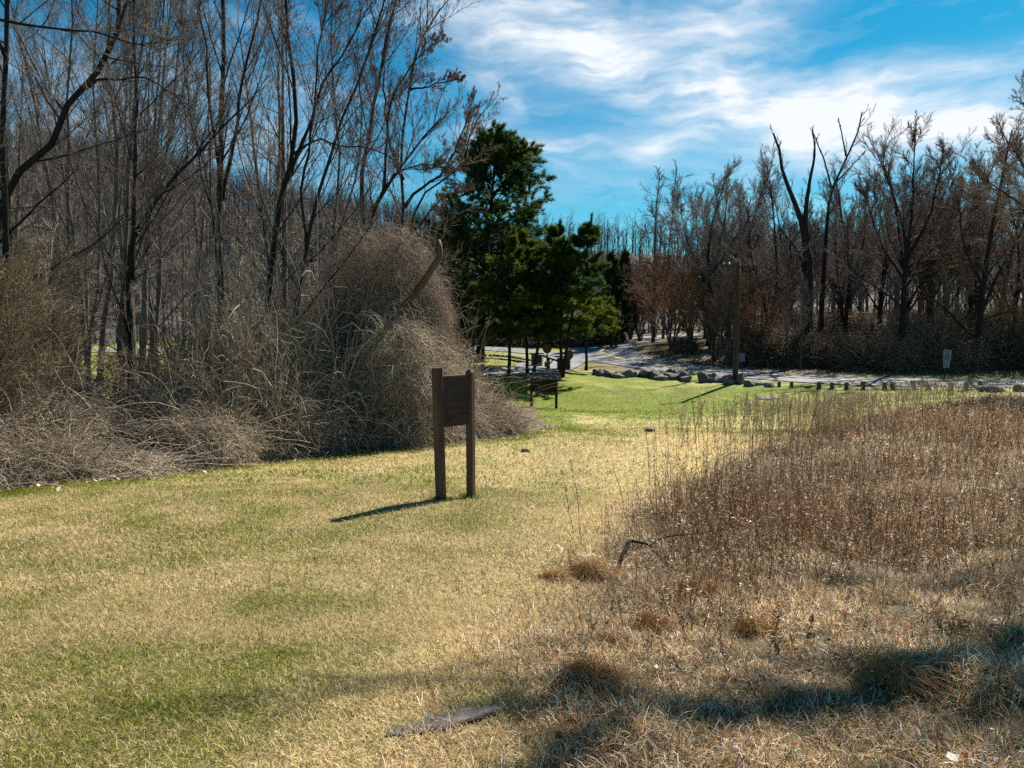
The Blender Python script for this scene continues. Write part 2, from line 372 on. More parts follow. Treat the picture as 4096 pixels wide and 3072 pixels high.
def bare_tree(trunks, nl=(13, 7, 6, 6), ang=(25, 50), up=.12, ratio=.42, t0=.25, rmin=.004, buds=0, wig=.065, cdark=1, side=None, ratios=(.52, .5, .48), flare=1.35, K=14):
    """trunks: list of (points, r0, r1). Returns (trunk MB, crown MB)."""
    tm, cm = MB(), MB()
    P = np.stack([resample(np.array(p, float), K, .02) for p, _, _ in trunks])
    t = np.linspace(0, 1, K)
    Rd = np.stack([a*(1-t)**1.15+b*(1-(1-t)**1.15) for _, a, b in trunks]); Rd[:, 0] *= flare; Rd[:, 1] *= 1+(flare-1)*.25
    tm.tubes(P, Rd, 9, cap=True)
    L1, R1 = spawn(P, Rd, nl[0], t0, .96, ang[0], ang[1], ratio, .42, 8, wig, up, rmin*2, side=side)
    La, Ra = spawn(P, Rd, 5, .8, 1, 12, 38, ratio*.42, .7, 8, wig, up, rmin*2, fall=.2)
    L1 = np.concatenate([L1, La]); R1 = np.concatenate([R1, Ra])
    tm.tubes(L1, R1, 5)
    L2, R2 = spawn(L1, R1, nl[1], .12, 1, 16, 42, ratios[0], .55, 6, wig, up*.7, rmin*1.4, fall=.4)
    # leaders continue from trunk tips
    cm.tubes(L2, R2, 4)
    L3, R3 = spawn(L2, R2, nl[2], .1, 1, 16, 42, ratios[1], .6, 4, wig, up*.6, rmin, fall=.35)
    cm.tubes(L3, R3, 3)
    L4, R4 = spawn(L3, R3, nl[3], .1, 1, 18, 48, ratios[2], .7, 3, wig, up*.5, rmin*.7, fall=.3)
    sh = R.uniform(.7, 1.3, (len(L4), 1))*np.ones((1, 3))
    cm.tubes(L4, R4, 3, sh)
    # fine twigs straight off the limbs
    L5, R5 = spawn(L1, R1, nl[2]*2, .1, 1, 30, 75, .16, .5, 3, wig, up, rmin*.8, fall=.2)
    cm.tubes(L5, R5, 3)
    if buds:
        tips = L4[:, -1][R.random(len(L4)) < buds]; n = len(tips)
        dz = np.zeros((n, 3)); dz[:, 2] = .06
        b_ = np.stack([tips, tips+dz*.5+R.normal(0, .01, (n, 3)), tips+dz], 1)
        cm.tubes(b_, np.tile([.003, .0085, .003], (n, 1)), 3, np.array([[.9, .65, .6]])*np.ones((n, 1)))
    return tm, cm
def tree_obj(name, loc, mbs, bark, twig, label=None, cat='tree', group=None):
    e = empty(name, loc, label, cat, group)
    mbs[0].build('trunk', bark, e, smooth=True); mbs[1].build('crown', twig, e)
    return e
def px_tree(Y, lines, label, bark='bark', twig='twig', group=None, name='bare_tree', dy=None, **kw):
    """lines: list of (list of (px,py) or (px,py,Yoffset)), base diameter px, top diameter px; first point of the first is on the ground."""
    base = gpx(lines[0][0][0][0], Y)
    tr = []
    for k, (pts, w0, w1) in enumerate(lines):
        ps = [at(p[0], p[1], Y+(p[2] if len(p) > 2 else 0))-base for p in pts]
        if k == 0: ps[0] = np.array([0, 0, -.15])
        tr.append((ps, w0*Y/F/2*.85, w1*Y/F/2*.8))
    return tree_obj(name, base, bare_tree(tr, **kw), M[bark], M[twig], label, 'tree', group)

# --- left: the trees one can tell apart (columns and heights read off the photograph, set at their own distances)
S1 = dict(nl=(12, 6, 6, 5), up=.09, rmin=.0033)
px_tree(13.5, [([(6,440),(7,300),(5,150),(8,-20),(12,-160)], 9, 4), ([(7,60,0),(-5,20,-.5),(30,26,-.3),(95,32,.3),(130,41,.5),(175,44,.8)], 4, 1.5)],
        'dark straight trunk at far left with a long limb crossing over', 'barkdark', ang=(35,75), up=.05, ratio=.35, nl=(12,6,6,5), rmin=.003)
px_tree(15, [([(-30,450),(-8,330),(20,170),(47,150),(60,115),(84,89),(111,53),(119,30),(121,-10),(112,-60)], 12, 5), ([(84,89,0),(100,80,.3),(112,80,.5),(140,76,.4),(190,110,.5)], 3.5, 1)],
        'thick crooked trunk leaning right across the upper left corner', 'barkdark', ang=(35,70), up=.04, ratio=.30, nl=(12,6,6,5), rmin=.003, flare=1.1)
px_tree(20, [([(98,425),(100,380),(104,330),(112,250),(117,160),(108,60),(112,-40),(118,-120)], 8, 2)], 'tall trunk standing in the gap where the far field shows', **S1)
px_tree(19, [([(77,430),(76,370),(70,300),(68,200),(66,120),(72,20),(70,-60)], 5.5, 1.5)], 'thin grey trunk leftmost in the gap before the field', **S1)
px_tree(19.5, [([(86,430),(88,360),(98,290),(99,200),(94,100),(98,0),(96,-80)], 4.5, 1.5), ([(92,320),(110,260),(122,180),(128,80),(130,0)], 3, 1)], 'slim forked trunk second from left in the gap', **S1)
px_tree(22, [([(110,425),(118,360),(124,280),(128,190),(134,100),(146,20),(150,-50)], 6, 2), ([(124,290),(150,215),(170,140),(190,60),(200,0)], 3.5, 1)], 'trunk leaning right behind the gap with a rising side stem', **S1)
px_tree(18.5, [([(128,430),(130,380),(129,320),(132,241),(150,208),(173,178),(193,158),(216,134),(240,110)], 8, 2.5), ([(131,280),(134,200),(137,100),(134,20),(140,-60)], 5.5, 2)],
        'dark trunk with a heavy arm slanting up to the right', 'barkdark', **S1)
px_tree(24, [([(153,420),(154,350),(160,270),(163,180),(175,90),(182,0),(188,-60)], 5.5, 1.5), ([(156,330),(140,250),(146,160),(150,60),(148,-20)], 3.5, 1)], 'pair of grey stems rising side by side right of the slanting arm', **S1)
px_tree(21, [([(222,420),(222,340),(221,290),(219,200),(221,120),(224,60),(222,-30),(226,-120)], 10, 3.5), ([(221,200),(232,150),(243,80),(262,0),(272,-60)], 5, 1.5), ([(220,170),(210,110),(205,40),(196,-30)], 4, 1.5), ([(222,240),(204,180),(188,100),(182,20)], 3.5, 1)],
        'big many stemmed tree rising from the centre of the thicket', 'barkdark', ang=(16,38), up=.12, ratio=.38, nl=(9,6,6,5), rmin=.0036)
px_tree(19, [([(259,430),(262,360),(271,270),(280,200),(291,155),(297,110),(290,50),(284,-30),(282,-100)], 9, 3), ([(284,185),(308,130),(322,85),(345,50),(372,0)], 4.5, 1.5), ([(291,155),(313,140),(345,146),(375,150),(400,165)], 3, 1)],
        'dark forked tree leaning right of the many stemmed tree', 'barkdark', ang=(20,48), up=.08, ratio=.36, nl=(10,6,6,5), rmin=.0034)
px_tree(18.5, [([(290,430),(294,330),(307,250),(320,190),(335,140),(350,100),(366,60),(380,15),(392,-30)], 7, 2), ([(307,250),(302,200),(312,130),(318,60),(330,-10)], 4, 1.5)],
        'slender dark trunk leaning right beside the tall vine mound', 'barkdark', buds=.3, ang=(20,50), up=.07, ratio=.36, nl=(12,6,6,5), rmin=.0034)
px_tree(23, [([(360,430),(362,300),(366,230),(384,190),(412,152),(440,118)], 8, 2), ([(364,240),(362,180),(374,110),(384,50),(396,0),(400,-50)], 6, 2), ([(372,210),(398,172),(428,165),(455,168)], 3, 1), ([(384,190),(386,150),(392,100),(420,55),(437,38)], 4, 1)],
        'budding tree fanning out over the top of the vine mound', 'barkdark', buds=.6, up=.06, ang=(22,52), ratio=.34, nl=(9,6,6,5), rmin=.0036)
px_tree(25, [([(400,425),(402,300),(404,215),(402,150),(407,100),(415,60),(428,25),(440,8)], 6, 2), ([(402,210),(418,190),(440,176),(455,150),(466,122),(474,104)], 4, 1), ([(403,180),(390,140),(384,90),(386,30)], 4, 1), ([(410,90),(432,85),(452,80),(462,78)], 2.5, 1)],
        'budding tree whose limbs reach farthest right over open sky', 'barkdark', buds=.7, up=.05, ang=(20,50), ratio=.33, nl=(8,6,5,5), rmin=.0038)
px_tree(27, [([(416,415),(417,300),(416,211),(428,190),(439,181),(460,173),(468,150),(472,125),(480,112)], 5, 1.5), ([(416,230),(446,196),(470,190)], 2.5, 1)],
        'small arching tree between the vine mound and the tall pine', 'barkdark', buds=.7, up=.04, ang=(25,55), ratio=.3, nl=(8,5,5,5), rmin=.005)
px_tree(22, [([(340,425),(336,330),(333,240),(340,150),(330,60),(336,-30)], 5, 1.5), ([(334,250),(352,190),(362,120),(358,60)], 3, 1)], 'straight grey tree rising behind the left flank of the vine mound', buds=.3, **S1)

# --- shared bare tree kinds
def generic(H, kind, rmin):
    if kind == 'slim':
        dx, dy = R.normal(0, .05, 2)*H
        tr = [([(0,0,-.2),(dx*.2,dy*.2,H*.35),(dx*.6,dy*.6,H*.7),(dx,dy,H)], H*.009, .02)]
        if R.random() < .6: tr.append(([(dx*.1,dy*.1,H*.2),(dx*.2+R.normal(0,.05)*H,dy*.2+R.normal(0,.05)*H,H*.55),(dx+R.normal(0,.1)*H,dy+R.normal(0,.1)*H,H*.92)], H*.006, .015))
        return bare_tree(tr, nl=(14,6,5,5), ang=(18,42), up=.08, ratio=.32, t0=.28, rmin=rmin)
    if kind == 'wide':
        q = R.uniform(0, 6.28); l = R.uniform(.03, .09)*H
        tr = [([(0,0,-.2),(l*.2,.1,H*.3),(-l*.3,l*.4,H*.6),(l*math.cos(q),l*math.sin(q),H*.95)], H*.009, .012)]
        return bare_tree(tr, nl=(17,6,5,5), ang=(45,85), up=.035, ratio=.26, t0=.22, rmin=rmin, wig=.11)
    if kind == 'broad':
        tr = [([(0,0,-.2),(.1,0,H*.25),(R.normal(0,.03)*H,R.normal(0,.03)*H,H*.55),(R.normal(0,.06)*H,R.normal(0,.06)*H,H*.95)], H*.015, .02)]
        for a in R.permutation(6)[:4]:
            q = a*PI/3+R.normal(0, .3); c, s_ = math.cos(q), math.sin(q); z0 = R.uniform(.2, .42)*H
            tr.append(([(.0,0,z0),(c*.10*H,s_*.10*H,z0+.16*H),(c*.22*H,s_*.22*H,z0+.34*H),(c*.28*H,s_*.28*H,min(z0+.56*H,.95*H))], H*.005, .012))
        return bare_tree(tr, nl=(10,8,7,6), ang=(25,58), up=.05, ratio=.34, t0=.25, rmin=rmin*.8, flare=1.5, wig=.09)
    if kind == 'bushy':
        tr = []
        for a in range(6):
            q = a*PI/3+R.normal(0, .3); c, s_ = math.cos(q), math.sin(q)
            tr.append(([(c*.05,s_*.05,-.1),(c*.08*H,s_*.08*H,H*.3),(c*.25*H,s_*.25*H,H*.62),(c*.36*H,s_*.36*H,H*R.uniform(.75,.97))], H*.010, .02))
        return bare_tree(tr, nl=(9,7,6,5), ang=(22,55), up=.05, ratio=.42, t0=.15, rmin=rmin)
SL = [tree_obj('bare_tree', (0,0,0), generic(15, k_, .0048), M['bark'], M['twig']) for k_ in ('slim','slim','wide','wide')]
BR = [tree_obj('bare_tree', (0,0,0), generic(17, 'broad', .010), M['barkdark'], M[t]) for t in ('twig','twigred','twig','twig')]
SR = [tree_obj('bare_tree', (0,0,0), generic(16, 'slim', .013), M['bark'], M[t]) for t in ('twig','twigred')]
BO = [tree_obj('budding_tree', (0,0,0), generic(8, 'bushy', .010), M['bark'], M['twigorange']) for _ in range(2)]

# stand of slim trees on the left
for k in range(32):
    Y = R.uniform(21, 42); px = R.uniform(-40, 385) if k > 9 else R.uniform(20, 200)
    p = gpx(px, Y); inst(SL[k % 4], p-[0,0,.1], R.uniform(0, 6.28), R.uniform(.7, 1.1) if px < 300 else R.uniform(.55, .75), cat='tree',
      label='slender bare tree in the dense stand behind the brambles on the left', group='slender bare trees of the left stand', tilt=(R.normal(0,.04), R.normal(0,.04)))

# --- right side woods: told apart ones
def rt(src, px, Y, H, label, base=17., group=None, rz=None, wx=1., tilt=(0, 0), Hb=None):
    p = gpx(px, Y); s = H/base
    return inst(src, p-[0,0,.1], R.uniform(0, 6.28) if rz is None else rz, (s*wx, s*wx, s), cat='tree', label=label, group=group, tilt=tilt)
px_tree(62, [([(803,366),(807,320),(808,262),(802,224),(792,196),(783,173),(780,150),(773,133)], 16, 2.2), ([(806,240),(806,205),(810,180),(815,150),(812,131)], 7, 1.5), ([(808,300),(797,250),(780,228)], 5, 2)],
        'huge vine hung dead trunk with two broken upright limbs', 'barkdark', nl=(5,3,3,3), rmin=.012, ratio=.14, ang=(25,60), t0=.45, name='dead_tree')
px_tree(66, [([(820,362),(822,300),(826,240),(832,190),(850,150),(858,130),(862,112)], 7, 1.5), ([(832,190),(824,160),(818,145),(812,130)], 2.6, 1), ([(846,156),(842,135),(838,118)], 2, 1), ([(836,182),(850,168),(866,150)], 2, 1)],
        'bare dead tree with antler shaped limbs above the woods', 'barkdark', nl=(6,3,3,3), rmin=.012, ratio=.16, ang=(25,60), t0=.5, name='dead_tree')
px_tree(57, [([(900,352),(904,290),(906,245),(895,200),(882,165),(876,150)], 8, 1), ([(906,255),(912,210),(914,165),(916,130)], 4.5, .8), ([(906,260),(928,220),(938,180),(944,150)], 4.5, .8), ([(904,280),(880,240),(868,205),(862,185)], 3.5, .8), ([(906,270),(936,245),(956,215),(962,190)], 3.5, .8)],
        'big dark oak with a rounded budding crown right of the dead trees', 'barkdark', 'twigred', nl=(13,8,7,6), rmin=.010, ratio=.36, ang=(22,55), up=.05, buds=.2)
px_tree(56, [([(975,362),(982,300),(990,240),(1000,190),(1008,150),(1012,130)], 8, 2), ([(982,310),(1000,270),(1022,230),(1040,180)], 4, 1.5), ([(985,290),(966,250),(958,200)], 3.5, 1.2)],
        'dark tree with low drooping limbs behind the speed limit sign', 'barkdark', 'twigorange', nl=(11,8,6,6), rmin=.009, ratio=.32, ang=(30,80), up=-.01, t0=.12)
px_tree(66, [([(768,352),(771,320),(790,262),(790,230)], 5, 2), ([(768,352),(764,300),(752,262),(748,210)], 4, 1.5), ([(768,345),(776,290),(775,230),(770,180)], 4, 1.5)],
        'three stemmed tree just right of the utility pole', 'barkdark', nl=(11,8,7,6), rmin=.010, ratio=.34, up=.05)
px_tree(64, [([(844,366),(846,320),(850,270),(842,220),(838,190)], 6, 2), ([(848,290),(862,250),(866,200)], 3, 1.2)], 'upright tree between the dead trees and the big oak', 'barkdark', nl=(12,8,7,6), rmin=.010, ratio=.34, up=.05)
px_tree(88, [([(653,344),(654,300),(655,250),(657,200),(660,172)], 3.8, 1)], 'pale straight trunk of a larch at the roadside bend', nl=(26,7,4,3), ang=(70,95), up=.03, ratio=.2, t0=.2, rmin=.012, twig='twigred', name='larch_tree')
px_tree(95, [([(663,337),(665,290),(672,220),(677,168)], 3, .8)], 'taller larch with level branches standing above the orange buds', nl=(26,7,4,3), ang=(75,98), up=.04, ratio=.2, t0=.3, rmin=.012, twig='twigred', name='larch_tree')
rt(BR[0], 712, 74, 18.5, 'round crowned bare tree behind the top of the utility pole')
rt(BR[2], 752, 80, 19.5, 'tall fan shaped bare tree right of the utility pole top')
rt(BR[3], 690, 92, 18, 'bare tree right of the larches')
rt(BR[1], 945, 72, 16.5, 'reddish crowned bare tree right of the big oak')
rt(BR[2], 1012, 60, 15.5, 'grey bare tree at the right edge of the woods')
for k, (px_, Y_, H_, l_) in enumerate([(905,66,18,'tall crown filling the middle of the big dark oak'),(928,70,18.5,'bare tree just right of the big oak'),(878,72,17,'bare tree just left of the big oak'),(970,70,18.5,'tall bare tree left of the drooping tree'),(1000,66,18,'tall bare tree right of the drooping tree'),(780,78,17.5,'bare tree left of the huge dead trunk'),(838,80,18,'bare tree right of the dead trunks'),(728,88,18.5,'feathery bare tree above the utility pole')]):
    rt(BR[(k+1) % 4], px_, Y_, H_, l_)
rt(BO[0], 715, 66, 8.2, 'orange budding tree left of the utility pole', 8., wx=1.2)
rt(BO[1], 672, 76, 8.0, 'orange budding tree over the road bend', 8., wx=1.3)
for k, (px_, Y_, H_, l_) in enumerate([(690,84,10,'tall orange budding tree just right of the larches'),(735,76,9.5,'tall orange budding tree behind the pole top'),(775,80,9,'orange budding tree left of the huge dead trunk'),(630,98,10,'pale orange tree above the dark cedars'),(655,100,11,'orange budding tree behind the larches')]):
    rt(BO[k % 2], px_, Y_, H_, l_, 8., wx=1.1)
rt(BO[1], 752, 62, 6.5, 'orange budding tree behind the utility pole', 8.)
rt(BO[0], 640, 92, 9.5, 'orange budding tree beside the dark cedars', 8., wx=1.1)
rt(BO[1], 1020, 56, 6.2, 'orange tinted budding tree at the far right edge', 8.)
rt(BO[0], 472, 66, 6.5, 'orange budding tree behind the vine mound left of the pine', 8.)
for k in range(64):
    Y = R.uniform(68, 118); px = R.uniform(665, 1090) if k > 6 else R.uniform(585, 680)
    if px < 690: Y = R.uniform(118, 132)
    src = (SR+BR)[k % 6]; base = 16. if k % 6 < 2 else 17.
    H = np.interp(px, [585,660,720,800,900,1000,1090], [11,13.5,14,15,16.5,17,18])*(Y/90)**.55*R.uniform(.82, 1.02)
    if Y > 115 and px < 690: H = R.uniform(10, 14)
    rt(src, px, Y, H, 'bare tree deep in the woods across the road', base, 'bare trees of the woods across the road')
for k in range(16):
    px = R.uniform(690, 1050); Y = R.uniform(57, 70); rt(SR[k % 2], px, Y, R.uniform(6, 10), 'thin young tree at the front of the woods across the road', 16., 'young trees at the front of the woods')
for k in range(12):
    px = R.uniform(400, 600); rt(SR[k % 2], px, R.uniform(92, 120), R.uniform(9, 13), 'bare tree beyond the road behind the pines', 16., 'bare trees beyond the pines')

# tree off the right edge whose crown pokes into view and whose high limb shades the meadow
tr = [([(0,0,-.2),(.1,0,4),(-.3,.1,8),(-.2,0,12),(0,0,16)], .3, .05), ([(-.2,.1,7.5),(-2.5,-.5,9),(-5.5,-1.8,9.6),(-9.2,-3.2,9.8)], .26, .07), ([(-.2,.1,8.5),(-2.5,.5,10),(-4.5,-.2,10.9),(-6.6,-1.2,11.2)], .2, .05), ([(0,0,9),(2,-1,10.5),(4,-2,11)], .12, .03)]
tree_obj('bare_tree', (15.2, 14.2, gz(15.2, 14.2)), bare_tree(tr, nl=(10,7,6,5), rmin=.006, buds=.5, up=.05), M['barkdark'], M['twig'], 'budding tree reaching in from beyond the right edge of the view', 'tree')
tr = [([(0,0,-.2),(.1,0,5),(-.3,.1,10),(-.2,0,16)], .3, .05), ([(0,0,6.5),(-2.0,0,8),(-4.0,.2,10),(-5.4,.2,12.2)], .12, .02), ([(0,0,8),(-1.8,0,9.5),(-3.6,.2,12),(-4.6,.2,14)], .12, .02), ([(0,0,7),(-2.5,1,8.5),(-4.8,1.2,10),(-6.3,1.2,11)], .1, .02)]
p = gpx(1110, 36)
tree_obj('bare_tree', p, bare_tree(tr, nl=(10,8,6,6), rmin=.007, buds=.9, up=.05), M['barkdark'], M['twig'], 'budding crown entering at the upper right edge', 'tree')

# ------------------------------------------------------------------ conifers
def needles(cm, tips, dirs, n, L, w, col):
    m_ = len(tips)
    d = unit(dirs[:, None]*.8+R.normal(0, .75, (m_, n, 3))+np.array([0, 0, .15])).reshape(-1, 3)
    o = np.repeat(tips, n, 0)+R.normal(0, L*.12, (m_*n, 3)); l = L*R.uniform(.6, 1.2, (m_*n, 1))
    s = unit(np.cross(d, R.normal(0, 1, d.shape)))*w
    V_ = np.stack([o-s, o+s, o+d*l], 1)
    cc = np.repeat(col, n, 0)*R.uniform(.7, 1.3, (m_*n, 1)); cc = np.repeat(cc, 3, 0)
    cm.add(V_.reshape(-1, 3), None, np.arange(len(V_)*3).reshape(-1, 3), cc)
def conifer(H, rad, t0, nb, prof, ba=(55, 85), up=.05, lean=(0, 0), tuft=.28, w=.024, r0=.2, dens=8, nn=13, sub=9, yellow=0):
    tm, cm = MB(), MB()
    tp = resample(np.array([(0,0,-.2),(lean[0]*.3,lean[1]*.3,H*.35),(lean[0]*.7,lean[1]*.7,H*.7),(lean[0],lean[1],H)]), 16, .02)
    P = tp[None]; t = np.linspace(0, 1, 16); Rd = (r0*(1-t)+.02)[None]; Rd[0, 0] *= 1.5
    tm.tubes(P, Rd, 9)
    tt = np.sort(R.uniform(t0, .99, nb)); tt = tt*.15+np.round(tt*H/.75)*.75/H*.85
    tt = np.where(tt > .93, R.uniform(t0, .93, nb), np.maximum(tt, t0))
    Lb = rad*np.interp((tt-t0)/(1-t0), prof[0], prof[1])*R.uniform(.7, 1.15, nb)
    f = tt*15; i = np.minimum(f.astype(int), 14); f = (f-i)[:, None]; pos = tp[i]*(1-f)+tp[i+1]*f
    az = R.uniform(0, 2*PI, nb); el = np.radians(90-np.interp(tt, [t0, 1], [ba[1], ba[0]-25])+R.normal(0, 8, nb))
    D = np.stack([np.cos(az)*np.cos(el), np.sin(az)*np.cos(el), np.sin(el)], -1)
    B, RB = grow(pos, D, Lb, np.maximum(.012*Lb, .012)+.004, np.full(nb, .006), 7, .07, up)
    tm.tubes(B, RB, 4)
    S, RS = spawn(B, RB, sub, .3, 1, 30, 60, .42, .6, 4, .08, up*1.2, .005)
    bz = S[:, :1, 2]; S[:, :, 2] = bz+(S[:, :, 2]-bz)*.45
    cm.tubes(S, RS, 3, np.array([[.9,.6,.6]])*np.ones((len(S), 1)))
    tips = []; dirs = []
    for q in np.linspace(.3, 1, dens):
        k = q*3; i = min(int(k), 2); tips.append(S[:, i]*(1-(k-i))+S[:, i+1]*(k-i)); dirs.append(unit(S[:, i+1]-S[:, i]))
    tips = np.concatenate(tips); dirs = np.concatenate(dirs)
    keep = R.random(len(tips)) < .82; tips = tips[keep]; dirs = dirs[keep]
    g = fbm(tips[:, 0]*.8+3+tips[:, 1]*.5, tips[:, 2]*.8, 2)
    yl = np.clip((g-.5)*3.5+.25+yellow, 0, 1)[:, None]
    col = np.array([.75,1,.9])*(1-yl)+np.array([2.3,1.7,.6])*yl
    needles(cm, tips, dirs, nn, tuft, w, col)
    # leader tufts on the trunk top
    k = R.uniform(.90, 1, 16)*15; i = np.minimum(k.astype(int), 14); q = tp[i]+(tp[i+1]-tp[i])*(k-i)[:, None]
    needles(cm, q, np.tile([0, 0, 1.], (16, 1)), nn, tuft, w, np.tile([.9, 1, .9], (16, 1)))
    return tm, cm
def con_obj(name, px, Y, mbs, mt, label, group=None):
    return tree_obj(name, gpx(px, Y)-[0,0,.05], mbs, M['barkdark'], M[mt], label, 'tree', group)
con_obj('pine_tree', 479.5, 57, conifer(17.6, 6.3, .12, 170, ([0,.15,.4,.6,.8,.92,1], [.8,1,.88,.80,.52,.28,.08]), (72,86), .05, (1.35,0), tuft=.36, w=.030, r0=.34, sub=11, yellow=-.35, nn=13, dens=8), 'needle',
        'tallest white pine with a broad feathered crown beside the driveway')
con_obj('pine_tree', 509, 47.5, conifer(9.6, 2.6, .30, 60, ([0,.2,.6,.9,1], [.95,1,.6,.2,.05]), (55,92), .03, (.3,0), r0=.11, yellow=.2), 'needle', 'slim pine leftmost in the front row beside the driveway', 'young pines by the driveway')
con_obj('pine_tree', 528, 49.5, conifer(9.8, 2.4, .32, 58, ([0,.2,.6,.9,1], [.95,1,.6,.2,.05]), (55,92), .03, (-.5,0), r0=.10, yellow=.35), 'needle', 'left stem of the crossing pair of pines behind the shingled board', 'young pines by the driveway')
con_obj('pine_tree', 533, 49, conifer(10.2, 2.8, .32, 62, ([0,.2,.6,.9,1], [.95,1,.58,.2,.05]), (55,92), .03, (1.8,.5), r0=.10, yellow=.45), 'needle', 'right leaning stem of the crossing pair of pines, with yellowish needles', 'young pines by the driveway')
con_obj('pine_tree', 560, 47, conifer(9.0, 2.3, .33, 54, ([0,.2,.6,.9,1], [.95,1,.58,.2,.05]), (55,92), .0, (.2,0), r0=.10), 'needle', 'upright pine growing beside the right gate pillar', 'young pines by the driveway')
con_obj('pine_tree', 562, 47.6, conifer(10.4, 2.5, .33, 58, ([0,.2,.6,.9,1], [.95,1,.58,.2,.05]), (55,92), .0, (1.9,.3), r0=.10), 'needle', 'pine leaning right beside the right gate pillar, with a bent tip', 'young pines by the driveway')
con_obj('pine_tree', 586, 55, conifer(8.4, 2.3, .32, 48, ([0,.2,.6,.9,1], [.95,1,.58,.2,.05]), (55,92), -.01, (.1,.3), r0=.10), 'needle', 'rightmost dark pine, its lowest boughs over the road fork', 'young pines by the driveway')
con_obj('cedar_tree', 611, 84, conifer(10.6, 2.5, .08, 70, ([0,.3,.7,1], [1,.9,.5,.1]), (50,80), .05, (0,0), r0=.2, tuft=.45), 'needledark', 'dark cedar left of the road bend sign', 'dark cedars behind the road fork')
con_obj('cedar_tree', 622, 92, conifer(11.5, 2.2, .12, 70, ([0,.3,.7,1], [1,.9,.5,.1]), (50,80), .05, (.3,0), r0=.2, tuft=.45), 'needledark', 'taller dark cedar with a rusty top behind the road bend', 'dark cedars behind the road fork')
con_obj('cedar_tree', 716, 98, conifer(13.5, 2.2, .1, 60, ([0,.3,.7,1], [1,.9,.5,.1]), (50,80), .05, (.3,0), r0=.2, tuft=.5), 'needledark', 'dark evergreen hidden among the bare trees left of the pole')
con_obj('cedar_tree', 448, 62, conifer(6.8, 3.0, .05, 60, ([0,.3,.7,1], [1,.9,.6,.2]), (50,80), .05, (.3,0), r0=.15, tuft=.4), 'needledark', 'low dark evergreen behind the vine mound left of the tall pine')
px_tree(58, [([(470,360),(469,330),(468,290),(465,250)], 4.5, 1.5), ([(469,335),(462,315),(450,300)], 2, 1)], 'grey smooth trunk beside the tallest pine', nl=(9,6,5,4), rmin=.010, ratio=.3)

# ------------------------------------------------------------------ brambles
def tangle(n, seg, step, rad, grav, hfun, rx=1., ry=1., colr=(.3, 1.4), upb=.6, K=7, noise=.35, clamp=True):
    mb_ = MB(); n0 = n; n = int(n*1.9)
    a = R.uniform(0, 2*PI, n); r = np.sqrt(R.random(n)); x = np.cos(a)*r*rx; y = np.sin(a)*r*ry
    top = hfun(r, a); z = top*(R.random(n)**.55)*.92; o_ = R.uniform(0, 50)
    cl = fbm(x*3.2+z*1.3+o_, z*2.2-y*2.6+o_, 3)+.06*R.random(n); kk = np.argsort(-cl)[:n0]; n = n0
    a, r, x, y, z = a[kk], r[kk], x[kk], y[kk], z[kk]
    D = unit(R.normal(0, .7, (n, 3))+np.stack([np.cos(a)*.35, np.sin(a)*.35, np.full(n, upb)], -1))
    P = np.empty((n, K, 3)); P[:, 0] = np.c_[x, y, z]; d = D; st = step*R.uniform(.5, 1.4, (n, 1))
    for k in range(1, K):
        d = unit(d+R.normal(0, noise, (n, 3))+np.array([0, 0, -grav])); P[:, k] = P[:, k-1]+d*st
    if clamp: P[:, :, 2] = np.maximum(P[:, :, 2], .01)
    rd = rad*R.uniform(.5, 1.4, (n, 1))*np.linspace(1, .4, K)[None]
    c = R.uniform(colr[0], colr[1], (n, 1))**1.0*np.array([[1, .97, .93]])
    mb_.tubes(P, rd, 3, c); return mb_
dome = lambda r, a: np.sqrt(np.clip(1-r**2, 0, 1))*(.85+.25*np.sin(3*a+1))+.1
BB = []
for k in range(3):
    mbx = tangle(4400, 6, .10, .0042, .22, dome)
    # heavier arching canes
    mbx2 = tangle(170, 6, .24, .008, .20, dome, colr=(.35, .9), upb=1.2, noise=.15)
    st_ = mbx.v[0].reshape(-1, 7, 3, 3).mean(2); q_ = st_[R.integers(len(st_), size=900), R.integers(2, 7, size=900)]
    u_ = unit(R.normal(0, 1, (900, 3)))*.022; w_ = unit(np.cross(u_, R.normal(0, 1, (900, 3))))*.013
    mbx.add(np.stack([q_-u_, q_+w_, q_+u_, q_-w_], 1).reshape(-1, 3), np.arange(3600).reshape(-1, 4), None, np.repeat(np.array([[.75, .5, .32]])*R.uniform(.4, 1.5, (900, 1)), 4, 0))
    e = empty('bramble_bush', (0,0,0)); s_ = mbx.build('stems', M['vine'], e); mbx2.build('canes', M['vine'], e); BB.append(e)
def bush(px, Y, r, h, label, group, y2=None, src=None, mt=None):
    p = gpx(px, Y)
    return inst(src or BB[R.integers(3)], p-[0,0,.05], R.uniform(0, 6.28), (r, r*.9, h), label=label, group=group, cat='bush')
gb = 'bramble bushes of the thicket'
def front_y(x): return float(np.interp(x, [-14,-7.5,-6.3,-5.1,-3.0,-1.0,.45,1.0], [9.0,10.8,12,14,17,18.7,20,22]))
TOPX = [-60,0,30,60,110,160,190,230,280,330,360,400,440,470,500,535]
TOPH = [1.9,1.8,1.4,1.0,.8,1.0,1.6,2.3,2.4,2.3,2.4,2.2,2.0,1.9,1.75,1.2]
